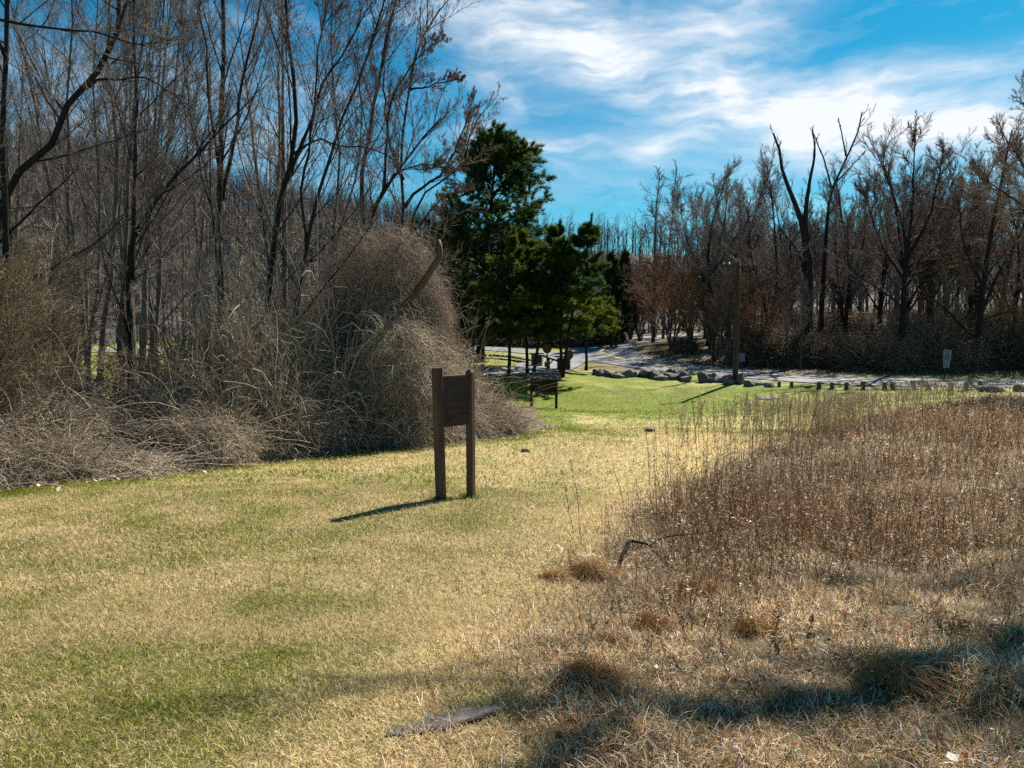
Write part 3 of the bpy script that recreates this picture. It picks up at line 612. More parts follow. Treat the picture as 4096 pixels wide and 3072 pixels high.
for row, (dy, hs, lab) in enumerate([(.9, .62, 'low bramble bush arching over the edge of the lawn'), (2.1, 1.12, 'bramble bush in the middle of the thicket'), (3.6, 1.28, 'bramble bush at the back of the thicket')]):
    px = -50
    while px < 450:
        x = (px-512)/F*13
        Y0 = np.interp(px, [-50,0,125,235,380,532], [9.9,10.8,12,14,17,20])+dy
        h = np.interp(px, TOPX, TOPH)*hs*R.uniform(.88, 1.1); r = R.uniform(1.0, 1.35)
        bush(px, Y0, r, h, lab, 'bramble bushes, '+('front' if row == 0 else 'middle' if row == 1 else 'back')+' row')
        px += r*1.15*F/Y0
bush(487, 20.4, 1.1, 1.0, 'rounded bramble bush right of the leaning vine mound', None)
bush(468, 22.3, 1.0, 1.7, 'tall bramble bush behind the brown board on two posts', None)
# tall vine draped snag
def vine_mound(name, px, Y, cols, label, n, limb=None):
    base = gpx(px, Y); e = empty(name, base, label, 'tree'); st = MB()
    lob = []
    for _ in range(16):
        c_ = cols[R.integers(len(cols))]; q = R.uniform(0, 6.28); w_ = R.uniform(.5, 1); l_ = R.uniform(.3, .55)
        lob.append((c_[0]+math.cos(q)*c_[3]*w_*.9, c_[1]+math.sin(q)*c_[3]*w_*.9, max(.4, c_[2]+R.uniform(-.4, .75)*c_[4]), l_, l_*1.3, 380))
    for (cx, cy, cz, rx, rz, nn) in list(cols)+lob:
        t_ = tangle(nn, 6, .13, .0045, .38, lambda r, a: np.sqrt(np.clip(1-r**2, 0, 1)), 1, 1, upb=.3, noise=.25, clamp=False)
        for V_, C_ in zip(t_.v, t_.c):
            zz = V_[:, 2]
            hh = np.where(R.random(len(V_) // 21).repeat(21) < .5, 1, -1) if cz > rz*.8 else 1
            W_ = V_.copy()
            # lower half: same stems shifted down instead of mirrored, so canes still hang
            stem_shift = np.where(np.asarray(hh) < 0, 1.0, 0)
            W_[:, 0] = V_[:, 0]*rx+cx; W_[:, 1] = V_[:, 1]*rx*.9+cy; W_[:, 2] = (zz-stem_shift*.95)*rz+cz
            st.add(W_, np.concatenate(t_.q), None, C_*R.uniform(.85, 1.1))
    ks_ = np.array([R.uniform(0, len(cols), 90).astype(int)])[0]; cc_ = np.array([c_[:5] for c_ in cols])[ks_]
    dd = unit(R.normal(0, 1, (90, 3))+[0, 0, .5]); ss = cc_[:, :3]+dd*cc_[:, [3, 3, 4]]*.8
    Pc, Rc = grow(ss, unit(dd+[0, 0, .5]), R.uniform(.4, 1.3, 90), np.full(90, .008), np.full(90, .003), 8, .16, -.16)
    cm3 = st.tubes(Pc, Rc, 4, np.array([[.7, .65, .6]])*R.uniform(.5, 1.3, (90, 1))); Sc, Rs = spawn(Pc, Rc, 5, .2, 1, 25, 70, .4, .6, 4, .2, -.1, .003); cm3.tubes(Sc, Rs, 3)
    st.build('vines', M['vinedark' if limb is not None else 'vine'], e)
    tk = MB()
    tk.tubes(resample(np.array([(0,0,-.1),(.1,0,1.5),(-.1,.1,2.0),(.1,0,2.6)]), 10, .03)[None], np.linspace(.2, .08, 10)[None], 8, cap=True)
    tk.build('trunk', M['barkdark'], e, smooth=True)
    if limb is not None:
        lp = resample(np.array([at(*q)-base for q in limb]), 12, .012)
        lm = MB(); lm.tubes(lp[None], (np.linspace(.13, .06, 12)*1.0)[None], 8, cap=True); lm.build('broken_limb', M['wood'], e, smooth=True)
    return e
vine_mound('vine_draped_snag', 392, 19.2, [(-.75,0,4.2,.75,1.35,2300),(.3,.1,4.35,.75,1.2,2100),(-.15,.1,3.3,1.2,1.2,2300),(.8,0,3.2,.6,1.5,1900),(-1.05,.1,2.5,.7,1.7,1600),(.4,-.2,1.9,1.15,1.4,2300),(1.0,-.1,1.1,.75,1.2,1700),(-.9,.2,1.3,.9,1.4,1600)],
           'tall dead tree smothered in hanging grey vines with a broken limb', 3000, limb=[(405,310,.0+19.2),(418,290,18.9),(432,268,18.6),(440,255,18.5),(438,240,18.5)])
vine_mound('vine_heap', 398, 17.6, [(0.1,0,2.0,.85,1.1,2600),(.45,0,1.2,1.15,1.1,2600),(-.5,.1,.9,1.2,1.0,2000)], 'lower dome of matted vines in front of the vine draped tree', 2000)
# tall twiggy shrubs at the far left
def shrub(n, H, spread, rmin=.004):
    tr = []
    for k in range(n):
        q = R.uniform(0, 6.28); l = R.uniform(.55, 1)*H; s_ = spread*R.uniform(.3, 1)
        tr.append(([(math.cos(q)*.2*s_,math.sin(q)*.2*s_,-.05),(math.cos(q)*.5*s_,math.sin(q)*.5*s_,l*.5),(math.cos(q)*s_,math.sin(q)*s_,l)], .014, .005))
    return bare_tree(tr, nl=(6,4,4,3), ang=(20,50), up=.03, ratio=.4, t0=.1, rmin=rmin, K=8)
SH = []
for k in range(2):
    e = empty('twiggy_shrub', (0,0,0)); a, b_ = shrub(22, 3.0, 1.0); a.build('stems', M['brush'], e); b_.build('twigs', M['brush'], e); SH.append(e)
for k, (px, Y, s_) in enumerate([(8,12.6,1.25),(30,13.6,1.2),(-20,12,1.3),(55,14.5,.95),(15,15.5,1.5),(45,17,1.4),(205,17,.95),(240,18.5,1.0),(318,19.5,1.1),(345,20.3,1.15),(170,17.5,.8),(300,21,1.3),(130,19.5,.8),(270,20,1.1)]):
    p = gpx(px, Y); inst(SH[k % 2], p, R.uniform(0, 6.28), s_, cat='shrub', label=['tall twiggy shrub at the far left edge of the thicket', 'twiggy shrub rising out of the brambles'][k > 5], group=['tall shrubs at the left edge', 'twiggy shrubs among the brambles'][k > 5])
# brush across the road
BF = []
for k in range(2):
    e = empty('roadside_shrub', (0,0,0)); mbx = tangle(2600, 6, .15, .012, .10, dome, upb=.9, colr=(.35, 1.05)); mbx.build('stems', M['brush'], e); BF.append(e)
for k in range(46):
    px = R.uniform(672, 1060); Y = np.interp(px, [668,700,790,900,1060], [74,68,60,56,54.5])+abs(R.normal(0, 4))
    p = gpx(px, Y); h = R.uniform(1.0, 2.4) if px > 760 else R.uniform(.5, 1.1); inst(BF[k % 2], p-[0,0,.1], R.uniform(0, 6.28), (h*R.uniform(.9, 1.4), h, h), cat='shrub', label='leafless shrub at the edge of the woods across the road', group='leafless shrubs along the woods')
for k in range(40):
    p = gpx(R.uniform(765, 1080), R.uniform(68, 92)); h = R.uniform(1.3, 2.8); inst(BF[k % 2], p-[0,0,.1], R.uniform(0, 6.28), (h*1.3, h*1.3, h), cat='shrub', label='tall leafless shrub inside the woods across the road', group='tall shrubs inside the woods')
for k in range(14):
    p = gpx(R.uniform(455, 600), R.uniform(88, 100)); h = R.uniform(1.5, 3); inst(BF[k % 2], p-[0,0,.1], R.uniform(0, 6.28), (h*1.4, h, h), cat='shrub', label='leafless shrub beyond the road behind the pines', group='leafless shrubs beyond the pines')

# ------------------------------------------------------------------ far wooded hillside: one mass
def far_wood():
    mb_ = MB(); n = 3300
    px = np.where(np.arange(n) < 1900, R.uniform(-60, 1100, n), R.uniform(-60, 470, n)); r = np.where(np.arange(n) < 1900, R.uniform(112, 285, n), R.uniform(160, 285, n)); x = (px-512)/F*r; y = r
    z = terrain(x, y); H = R.uniform(8, 13, n)
    S = np.c_[x, y, z]; D = np.tile([0, 0, 1.], (n, 1))
    P, Rd = grow(S, D, H, H*.014, np.full(n, .03), 5, .05, .1)
    sh = R.uniform(.6, 1.2, (n, 1))*np.array([[.95, .9, 1.0]])
    mb_.tubes(P, Rd, 3, sh)
    L1, R1 = spawn(P, Rd, 14, .3, 1, 20, 50, .36, .6, 3, .15, .08, .035); mb_.tubes(L1, R1, 3, np.repeat(sh, 14, 0))
    L2, R2 = spawn(L1, R1, 4, .2, 1, 20, 60, .5, .8, 2, .15, .05, .028); mb_.tubes(L2, R2, 3, np.repeat(sh, 56, 0))
    tag(mb_.build('far_woods', M['fartwig']), 'grey leafless woods covering the distant hillside', 'woods', kind='stuff')
far_wood()

# ------------------------------------------------------------------ lawn, straw, weeds, leaves (stuff)
def blades(x, y, L, w, col, lean, name=None, mb_=None, z=None):
    n = len(x); z = terrain(x, y) if z is None else z
    a = R.uniform(0, 2*PI, n); ln = lean*R.uniform(.3, 1.3, n)
    d = np.stack([np.cos(a)*np.sin(ln), np.sin(a)*np.sin(ln), np.cos(ln)], -1)
    o = np.c_[x, y, z-.004]; q = a+PI/2+R.normal(0, .6, n); s = np.stack([np.cos(q), np.sin(q), np.zeros(n)], -1)*(w/2)[:, None] if np.ndim(w) else np.stack([np.cos(q), np.sin(q), np.zeros(n)], -1)*w/2
    mid = o+d*(L*.55)[:, None]; d2 = unit(d+np.stack([np.cos(a)*.5, np.sin(a)*.5, -np.full(n, .35)], -1)); tip = mid+d2*(L*.45)[:, None]
    V_ = np.stack([o-s, o+s, mid+s*.8, mid-s*.8, tip], 1).reshape(-1, 3); b0 = np.arange(n)[:, None]*5
    mb_.add(V_, b0+np.array([[0, 1, 2, 3]]), b0+np.array([[3, 2, 4]]), np.repeat(col, 5, 0))
def sample_view(n, y0, y1, px0=-20, px1=1044, power=1.):
    # uniform per ground area inside the view wedge
    y = np.sqrt(R.random(n)*(y1**2-y0**2)+y0**2); px = R.uniform(px0, px1, n); return (px-512)/F*y, y
lawn = MB()
for (n, y0, y1, L0, w) in [(210000, 2.2, 5.5, .030, .0032), (210000, 5.5, 11, .036, .0058), (150000, 11, 22, .05, .012), (80000, 22, 45, .05, .022)]:
    x, y = sample_view(n, y0, y1)
    k = (meadow(x, y) < .1) & (thicket(x, y) < .1); x, y = x[k], y[k]; n = len(x)
    g = greenness(x, y); isg = R.random(n) < g*.95+.05
    c = np.where(isg[:, None], np.array([.185,.215,.006])*R.uniform(.5, 1.5, (n, 1)), np.array([.68,.52,.27])*R.uniform(.3, 1.4, (n, 1)))
    xc = np.interp(y, [2, 3.5, 5, 8, 12, 18], [-.9, -.5, 0, 1.0, 2.4, 4.6]); c = c*(1+.28*np.exp(-((x-xc)/(.45+.06*y))**2)*(y < 22))[:, None]
    L = L0*R.uniform(.6, 1.6, n)*np.where(isg, 1.1, 1.45)
    blades(x, y, L, w, c, np.where(isg, .8, 1.2), mb_=lawn)
tag(lawn.build('lawn_grass', M['blade']), 'short mown grass, part green and part straw coloured', 'grass', kind='stuff')
# longer matted straw in the meadow
mg = MB()
for (n, y0, y1, L0, w) in [(120000, 2.0, 6, .085, .0038), (110000, 6, 13, .11, .007), (110000, 13, 34, .17, .014)]:
    x, y = sample_view(n, y0, y1)
    m_ = meadow(x, y); k = (m_ > -.5+R.random(n)*.8) & (thicket(x, y) < 0); x, y = x[k], y[k]; n = len(x)
    pal = np.array([[.72,.51,.27],[.54,.34,.16],[.42,.20,.075],[.92,.82,.66],[.13,.075,.05],[.20,.26,.03]])
    cl = fbm(x*.9+3, y*.9, 2); pi_ = R.choice(6, n, p=[.24,.20,.16,.17,.16,.07])
    c = pal[pi_]*R.uniform(.55, 1.45, (n, 1))*(.6+.8*cl)[:, None]
    clump = fbm(x*1.6, y*1.6+4, 3)
    blades(x, y, L0*R.uniform(.5, 1.4, n)*(.5+1.1*clump), w, c, np.where(R.random(n) < .82, 1.4, .6), mb_=mg, z=terrain(x, y)+.09*np.clip(clump-.45, 0, 1)*R.random(n)*3)
tag(mg.build('dry_meadow_grass', M['blade']), 'matted dry straw and rusty tufts covering the unmown meadow', 'grass', kind='stuff')
# upright weeds
wd = MB()
for (n, y0, y1, rad) in [(11000, 3.2, 9, .0022), (16000, 9, 20, .0034), (17000, 20, 34, .0055)]:
    x, y = sample_view(n, y0, y1, 500, 1060)
    m_ = meadow(x, y); dn = fbm(x*.6+8, y*.6, 3); k = (m_ > .25) & (R.random(n) < sstep(.0, 1.6, m_)*sstep(2.8, 7.5, y)*np.clip(3.2*dn-.95, .12, 1)) & (y < 33.5); x, y = x[k], y[k]; n = len(x); m_ = m_[k]
    H = (.28+.5*sstep(4.5, 9, y)*R.random(n)**.8+.25*(R.random(n) < .12))*R.uniform(.6, 1.25, n)*(.25+1.4*fbm(x*.55, y*.55+2, 3))*np.where(y > 20, .75, .92)
    S = np.c_[x, y, terrain(x, y)-.02]; D = unit(np.c_[R.normal(0, .26, (n, 2)), np.ones(n)])
    P, Rd = grow(S, D, H, np.full(n, rad), np.full(n, rad*.5), 4, .05, .05)
    pal = np.array([[.26,.14,.08],[.38,.235,.13],[.60,.44,.26],[.09,.05,.037],[.90,.76,.54]])
    c = .92*pal[R.choice(5, n, p=[.29,.28,.22,.13,.08])]*R.uniform(.6, 1.4, (n, 1))*(.6+1.0*fbm(x*.35, y*.5+7, 2))[:, None]
    wd.tubes(P, Rd, 3, c)
    nf = 9
    t = R.uniform(.25, 1, (n, nf))*3; i = np.minimum(t.astype(int), 2); f = (t-i)[..., None]; a = np.arange(n)[:, None]
    o = (P[a, i]*(1-f)+P[a, i+1]*f).reshape(-1, 3); d = unit(R.normal(0, 1, o.shape)+[0, 0, .4]); l = R.uniform(.008, .035, (len(o), 1))*(1+.03*np.repeat(y, nf)[:, None]); s = unit(np.cross(d, R.normal(0, 1, d.shape)))*rad*2.2
    topf = (t.ravel() > 2.4)[:, None]
    cf = np.repeat(c, nf, 0)*np.where(topf, 1.45, 1.0)*R.uniform(.7, 1.4, (len(o), 1))
    V_ = np.stack([o, o+d*l*.5+s, o+d*l, o+d*l*.5-s], 1)
    wd.add(V_.reshape(-1, 3), np.arange(len(o)*4).reshape(-1, 4), None, np.repeat(cf, 4, 0))
# sparse pale seed stalks at the meadow's upper edge
x, y = sample_view(2600, 14, 31, 640, 1040); m_ = meadow(x, y); k = (m_ > -1.6) & (m_ < 2.2); x, y = x[k], y[k]; n = len(x)
H = R.uniform(.6, 1.15, n); P, Rd = grow(np.c_[x, y, terrain(x, y)], unit(np.c_[R.normal(0, .1, (n, 2)), np.ones(n)]), H, np.full(n, .005), np.full(n, .003), 5, .05, .0)
c = np.array([[.62,.50,.30]])*R.uniform(.6, 1.1, (n, 1)); wd.tubes(P, Rd, 3, c)
S, RS = spawn(P, Rd, 16, .65, 1, 25, 60, .12, 1, 2, .2, 0, .005); wd.tubes(S, RS*1.5, 3, np.repeat(c, 16, 0))
tag(wd.build('dry_weeds', M['stalk']), 'dense upright reddish brown weed stalks filling the meadow', 'weeds', kind='stuff')
# tussocks of long dead grass
def tussock(px, py, w, h, lab, col=(.55,.34,.15)):
    Y = 1.9*F/(py-325)
    for _ in range(4): p = gpx(px, Y); Y = (EYE-p[2])*F/(py-325)
    p = gpx(px, Y); n = 900; a = R.uniform(0, 2*PI, n); D = unit(np.c_[np.cos(a)*R.uniform(.2, 1.1, n), np.sin(a)*R.uniform(.2, 1.1, n), np.ones(n)])
    S = np.c_[R.normal(0, w*.16, (n, 2)), np.zeros(n)]; mb_ = MB(); P = np.empty((n, 6, 3)); P[:, 0] = S; d = D; st = (h*R.uniform(.2, .42, n))[:, None]
    for k in range(1, 6): d = unit(d+np.array([0, 0, -.42])+R.normal(0, .12, (n, 3))); P[:, k] = P[:, k-1]+d*st
    P[:, :, 2] = np.maximum(P[:, :, 2], .004)
    mb_.tubes(P, np.full((n, 1), .0016)*np.linspace(1, .4, 6)[None], 3, np.array(col)*R.uniform(.5, 1.5, (n, 1)))
    tag(mb_.build('grass_tussock', M['stalk'], loc=p), lab, 'grass', 'tussocks of dead grass')
for (px_, py_, w_, h_, lab_) in [(592,580,.30,.17,'rusty dead grass tussock at the tip of the meadow'),(556,585,.22,.10,'low straw tussock left of the rusty one'),(598,690,.26,.13,'rusty tussock with orange leaves in the near meadow'),(616,655,.2,.09,'small brown tussock below the forked branch'),(700,598,.3,.12,'straw tussock in shade at the foot of the weeds'),
     (905,690,.25,.12,'dark rusty tussock at the lower right'),(760,640,.22,.10,'pale straw tussock in the middle of the near meadow'),(840,560,.3,.16,'reddish tussock among the weed stalks'),(655,632,.2,.08,'flat tussock of pale straw right of the fork')]:
    tussock(px_, py_, w_, h_, lab_)
# leaf litter
def leaves(x, y, size, name, label, pal, lift=.01):
    n = len(x); mb_ = MB(); z = terrain(x, y)+lift+R.random(n)*.03; a = R.uniform(0, 6.28, n); s = size*R.uniform(.5, 1.3, n)
    u = np.stack([np.cos(a), np.sin(a), R.normal(0, .35, n)], -1)*s[:, None]; v = np.stack([-np.sin(a), np.cos(a), R.normal(0, .35, n)], -1)*s[:, None]*.6
    o = np.c_[x, y, z]; up_ = np.array([0, 0, 1.])*s[:, None]*.25
    pts = [o-u, o-.5*u+v*.7+up_*.5, o+.1*u+v*.95+up_, o+.6*u+v*.45+up_*.3, o+u+up_*.8, o+.6*u-v*.5, o-.1*u-v+up_*.6, o-.6*u-v*.55]
    V_ = np.stack(pts+[o-up_*.3], 1); b0 = np.arange(n)[:, None, None]*9
    T = np.array([[k, (k+1) % 8, 8] for k in range(8)])[None]
    c = pal[R.integers(len(pal), size=n)]*R.uniform(.7, 1.25, (n, 1))
    mb_.add(V_.reshape(-1, 3), None, (b0+T).reshape(-1, 3), np.repeat(c, 9, 0))
    tag(mb_.build(name, M['leaf']), label, 'leaves', kind='stuff')
PALL = np.array([[.45,.34,.24],[.55,.46,.36],[.30,.16,.09],[.38,.13,.05],[.80,.75,.68],[.20,.12,.08],[.50,.17,.04]])
x, y = sample_view(20000, 9, 24, -30, 560); th = thicket(x, y); k = np.abs(th+.1)+R.normal(0, .3, len(x)) < .75
x2, y2 = sample_view(3200, 2.2, 16); k2 = meadow(x2, y2) > .2
leaves(np.r_[x[k], x2[k2]], np.r_[y[k], y2[k2]], np.r_[np.full(k.sum(), .038), R.uniform(.014, .026, k2.sum())*(1+.06*y2[k2])], 'leaf_litter', 'curled brown and pale fallen leaves scattered on the ground', PALL)
x, y = sample_view(14000, 54, 74, 640, 1060); pq = 512+F*x/y; k = y > np.interp(pq, [640,669,715,787,880,1013,1060], [82,72,66,59,54,52.5,51.5])
leaves(x, y, .10, 'woodland_litter', 'fallen leaves on the bank across the road', PALL*.8)
x, y = sample_view(90, 2.5, 30, 0, 700); k = (meadow(x, y) < 0) & (thicket(x, y) < -.3)
leaves(x[k], y[k], .03, 'fallen_leaves', 'few pale leaves lying on the mown lawn', np.array([[.75,.68,.6],[.6,.5,.4]]))

# ------------------------------------------------------------------ rocks
def rock_mesh(seed, name, flat=1.):
    r_ = np.random.default_rng(seed)
    import bmesh
    bm = bmesh.new(); bmesh.ops.create_icosphere(bm, subdivisions=4, radius=1)
    V_ = np.array([v.co for v in bm.verts]); Fc = np.array([[v.index for v in f.verts] for f in bm.faces]); bm.free()
    for _ in range(14):
        nrm = unit(r_.normal(0, 1, 3)); d = r_.uniform(.42, .8); s_ = V_@nrm; V_ = V_-np.clip(s_-d, 0, None)[:, None]*nrm*.9
    V_ *= (1+.12*(fbm(V_[:, 0]*2+seed, V_[:, 1]*2+V_[:, 2]*1.7, 4)-.5))[:, None]
    V_[:, 2] = V_[:, 2]*flat+.25*flat
    return MB().add(V_, None, Fc).mesh(name, M['rock'])
RK = [rock_mesh(k, 'boulder', (.85, .7, .95, .6, .8)[k]) for k in range(5)]
def rock(px, Y, w, h, label, group=None, k=None, rz=None, name='boulder', depth=None, z=None, cat='rock', xyz=None):
    p = gpx(px, Y) if xyz is None else xyz; me = RK[R.integers(5) if k is None else k]
    o = bpy.data.objects.new(name, me); COL.objects.link(o); o.location = p; o.rotation_euler = (R.normal(0, .12), R.normal(0, .12), R.uniform(0, 6.28) if rz is None else rz)
    o.scale = (w/1.7, (depth or w)/1.7, h/1.0)
    return tag(o, label, cat, group)
PXM = F/50.
rock(647, 50.5, 1.5, .85, 'largest grey boulder of the row along the road', k=0, rz=.3)
rock(655, 49.5, 1.0, .6, 'rounded boulder leaning on the right of the largest one', k=2)
rock(663, 48.8, 1.15, .5, 'flat grey boulder next in line right of the two big ones', k=3, rz=.1)
rock(632, 50.5, .8, .6, 'upright pointed boulder left of the largest one', k=2)
rock(619, 49.8, 1.1, .55, 'broad slab of stone at the left of the boulder row', k=3, rz=.2)
rock(625, 50.0, .75, .75, 'steep faced stone beside the broad slab', k=0)
rock(608, 50.2, .8, .45, 'low pale stone in the left rubble', k=1)
rock(757, 45.6, 1.0, .5, 'flat boulder right of the utility pole', k=3)
rock(770, 44.6, .85, .45, 'last low boulder before the wooden bollards', k=1)
rock(741, 46.0, .6, .75, 'upright stone behind the foot of the utility pole', k=2)
rock(728, 45.8, .8, .6, 'dark stone left of the foot of the utility pole', k=0)
rock(748, 45.0, .7, .55, 'dark stone right of the foot of the utility pole', k=1)
for k in range(44):
    px = R.uniform(589, 640) if k < 24 else R.uniform(668, 745)
    Y = np.interp(px, [589,640,668,745], [51.5,50.5,49.3,46.2])+R.normal(0, .35)
    s_ = R.uniform(.32, .7) if k < 24 else R.uniform(.6, 1.05)
    rock(px, Y, s_, s_*.75, 'small stone in the rubble row beside the road' if k < 24 else 'middle sized stone in the row left of the utility pole', 'small rubble stones' if k < 24 else 'stones of the row by the pole')
rock(769, 39.5, 1.15, .22, 'flat bedrock slab showing in the lawn below the bollards', k=3, rz=-.2)
rock(991, 39.6, 1.45, .62, 'big pale boulder between the last bollards at the right', k=3, rz=.1, depth=1.0)
rock(1020, 39.5, .9, .6, 'dark boulder cut off by the right edge', k=0)
rock(651, 19.8, .34, .14, 'grey stone on the grassy hump in the middle of the lawn', k=3)
rock(524, 15.7, .22, .09, 'small flat stone lying in the lawn right of the brown board', k=1)
p = at(452, 730, 3.25); p[2] = gz(p[0], p[1])+.012
rock(0, 0, .55, .02, 'long flat stone flush with the grass in the foreground', k=3, depth=.17, rz=.42, xyz=p)
for px_, Y_, w_ in [(862,31,.5),(985,30,.35)]:
    rock(px_, Y_, w_, .15, 'pale flat stone at the top edge of the meadow' if px_ == 862 else 'pale stone among seed stalks at the right of the meadow', k=3)
# low stone wall in front of the side road
e0 = MB(); import itertools
rockpts = spline(np.array([at(472,356,62)[:2], at(500,355,62)[:2], at(518,357,60)[:2], at(530,360,58)[:2]]), 42)
base = np.array([*rockpts[20], gz(*rockpts[20])]); rng_ = np.random.default_rng(5)
bv = np.array([v.co for v in RK[0].vertices]); bf = np.array([list(f.vertices) for f in RK[0].polygons])
for q in rockpts:
    for h_ in (0, .28):
        s_ = rng_.uniform(.16, .3, 3); s_[2] *= .75; a = rng_.uniform(0, 6.28); W_ = bv*s_; W_ = np.c_[W_[:, 0]*math.cos(a)-W_[:, 1]*math.sin(a), W_[:, 0]*math.sin(a)+W_[:, 1]*math.cos(a), W_[:, 2]]
        e0.add(W_+[q[0]+rng_.normal(0, .08), q[1]+rng_.normal(0, .08), gz(*q)+h_]-base, None, bf)
tag(e0.build('stone_wall', M['rock'], loc=base), 'low dry stone wall curving behind the driveway', 'wall')

# ------------------------------------------------------------------ timber things
def roty(a): c, s = math.cos(a), math.sin(a); return np.array([[c, 0, s], [0, 1, 0], [-s, 0, c]])
def post_mesh(h, w, d, chamf=.0, sink=.3, name='post'):
    mb_ = MB(); c = .012
    prof = np.array([[-w/2+c,-d/2],[w/2-c,-d/2],[w/2,-d/2+c],[w/2,d/2-c],[w/2-c,d/2],[-w/2+c,d/2],[-w/2,d/2-c],[-w/2,-d/2+c]])
    zs = [-sink, 0, h*.5, h-chamf, h]; sc = [1, 1, 1, 1, .45 if chamf else 1]
    V_ = np.concatenate([np.c_[prof*s_, np.full(8, z)] for z, s_ in zip(zs, sc)])
    Q_ = [[i*8+j, i*8+(j+1) % 8, (i+1)*8+(j+1) % 8, (i+1)*8+j] for i in range(4) for j in range(8)]
    T_ = [[32, 32+j, 33+j] for j in range(1, 7)]
    return mb_.add(V_, Q_, T_)
# near sign: two heavy posts and a board
pl = gpx(439.5, 9.95); pr = gpx(470.5, 10.0)
# the board faces away to the left: posts stand nearly one behind the other
pl = gpx(441, 9.8); pr = gpx(471, 10.15)
mid = (pl+pr)/2; ang = math.atan2(pr[1]-pl[1], pr[0]-pl[0]); W = np.linalg.norm((pr-pl)[:2])
sg = empty('board_sign', mid, 'dark brown wooden board on two heavy posts standing in the lawn', 'sign', rz=ang)
def loc(o, p): o.location = p; return o
topL = at(436.5, 367.5, 9.8)[2]-pl[2]; topR = at(470, 369.5, 10.15)[2]-pr[2]
o = post_mesh(topL, .095, .14, 0).build('post', M['wood'], sg); o.location = (-W/2, 0, pl[2]-mid[2]); o.rotation_euler = (0, -.028, 0)
o = post_mesh(topR, .10, .10, .035).build('post', M['wood'], sg); o.location = (W/2, 0, pr[2]-mid[2]); o.rotation_euler = (0, -.006, .35)
zb1 = at(456, 376, 10.15)[2]-mid[2]; zb0 = at(456, 424, 10.15)[2]-mid[2]
bd = MB(); hp = (zb1-zb0)/4
for k in range(4): bd.box((R.normal(0, .002), R.normal(0, .0012), zb0+hp*(k+.5)), (W-.06, .043, hp-.0015))
bd.box((0, .004, (zb0+zb1)/2), (W-.09, .02, zb1-zb0-.03)); bd.build('board', M['board'], sg)
tb = MB(); tb.box((0, .012, zb1+.012), (W-.07, .07, .022)); tb.build('top_rail', M['weathered'], sg)
# tufts of grass at the posts
for q in (pl, pr):
    n = 260; mbx = MB(); x = q[0]+R.normal(0, .09, n); y = q[1]+R.normal(0, .08, n)
    blades(x, y, .07*R.uniform(.6, 1.5, n), .006, np.array([.10,.19,.03])*R.uniform(.7, 1.3, (n, 1)), .5, mb_=mbx)
    tag(mbx.build('grass_tuft', M['blade']), 'fresh green grass at the foot of the '+('left' if q is pl else 'right')+' post of the brown board', 'grass', kind='stuff')
# shingled board
bl = gpx(531.5, 38); br = gpx(556.3, 37.6); mid = (bl+br)/2; W = np.linalg.norm((br-bl)[:2]); ang = math.atan2(br[1]-bl[1], br[0]-bl[0])
ks = empty('notice_board', mid, 'dark notice board with a grey shingled roof below the pines', 'notice board', rz=ang)
zt = at(544, 378, 37.8)[2]-mid[2]; zp = at(544, 392, 37.8)[2]-mid[2]
for s_, q in ((-1, bl), (1, br)): o = post_mesh(zt+.02, .13, .13).build('post', M['darkwood'], ks); o.location = (s_*W/2, 0, q[2]-mid[2]-.03)
MB().box((0, 0, (zt+zp)/2), (W-.13, .09, zt-zp)).build('panel', M['darkwood'], ks)
rf = MB()
for r_ in range(4):
    for c_ in range(13):
        wv = (W+.34)/13; zo = zt+.23-.075*r_
        rf.box((-W/2-.17+wv*(c_+.5), -.06-.085*r_, zo+R.normal(0, .006)), (wv*.93, .13, .016), M=np.array([[1,0,0],[0,math.cos(.6),-math.sin(.6)],[0,math.sin(.6),math.cos(.6)]]))
        rf.box((-W/2-.17+wv*(c_+.5), .06+.085*r_, zo+R.normal(0, .006)), (wv*.93, .13, .016), M=np.array([[1,0,0],[0,math.cos(-.6),-math.sin(-.6)],[0,math.sin(-.6),math.cos(-.6)]]))
rf.box((0, 0, zt+.268), (W+.36, .07, .03))
rf.build('roof', M['shingle'], ks)
# utility pole
pb = gpx(735, 46.4); pt = at(738.7, 263, 46.4); up_ = empty('utility_pole', pb, 'tall brown utility pole with a single crossarm beside the road', 'utility pole')
v = pt-pb; pp = MB(); K = 8; tt = np.linspace(0, 1, K); P = (np.array([[0, 0, -.4]])*(1-tt[:, None])+v*tt[:, None])[None]; pp.tubes(P, np.linspace(.19, .12, K)[None], 14, cap=True); pp.build('pole', M['pole'], up_, smooth=True)
ca = at(721, 265.2, 46.2)-pb; cb = at(750, 267.4, 46.2)-pb
cm_ = (ca+cb)/2; Lc = np.linalg.norm(cb-ca); MB().box(cm_, (Lc, .12, .11), M=roty(math.asin((ca-cb)[2]/Lc))).build('crossarm', M['pole'], up_)
br_ = MB()
for s_ in (-1, 1):
    a = cm_+np.array([s_*.45, -.05, -.02]); b = v*.955+np.array([0, -.12, 0]); br_.tubes(np.array([[a, b]]), np.array([[.018, .018]]), 4)
br_.build('crossarm_brace', M['metal'], up_)
for f_ in (.1, .28): 
    q = ca*(1-f_)+cb*f_; i_ = MB(); i_.tubes(np.array([[q+[0,0,.05], q+[0,0,.09], q+[0,0,.14], q+[0,0,.19]]]), np.array([[.02, .05, .055, .025]]), 10, cap=True); i_.build('insulator', M['glass'], up_, smooth=True)
MB().tubes(np.array([[pb*0+np.array([-.16,-.12,.2]), v*.38+[-.13,-.1,0]]]), np.array([[.03, .03]]), 6).build('cable_conduit', M['metal'], up_)
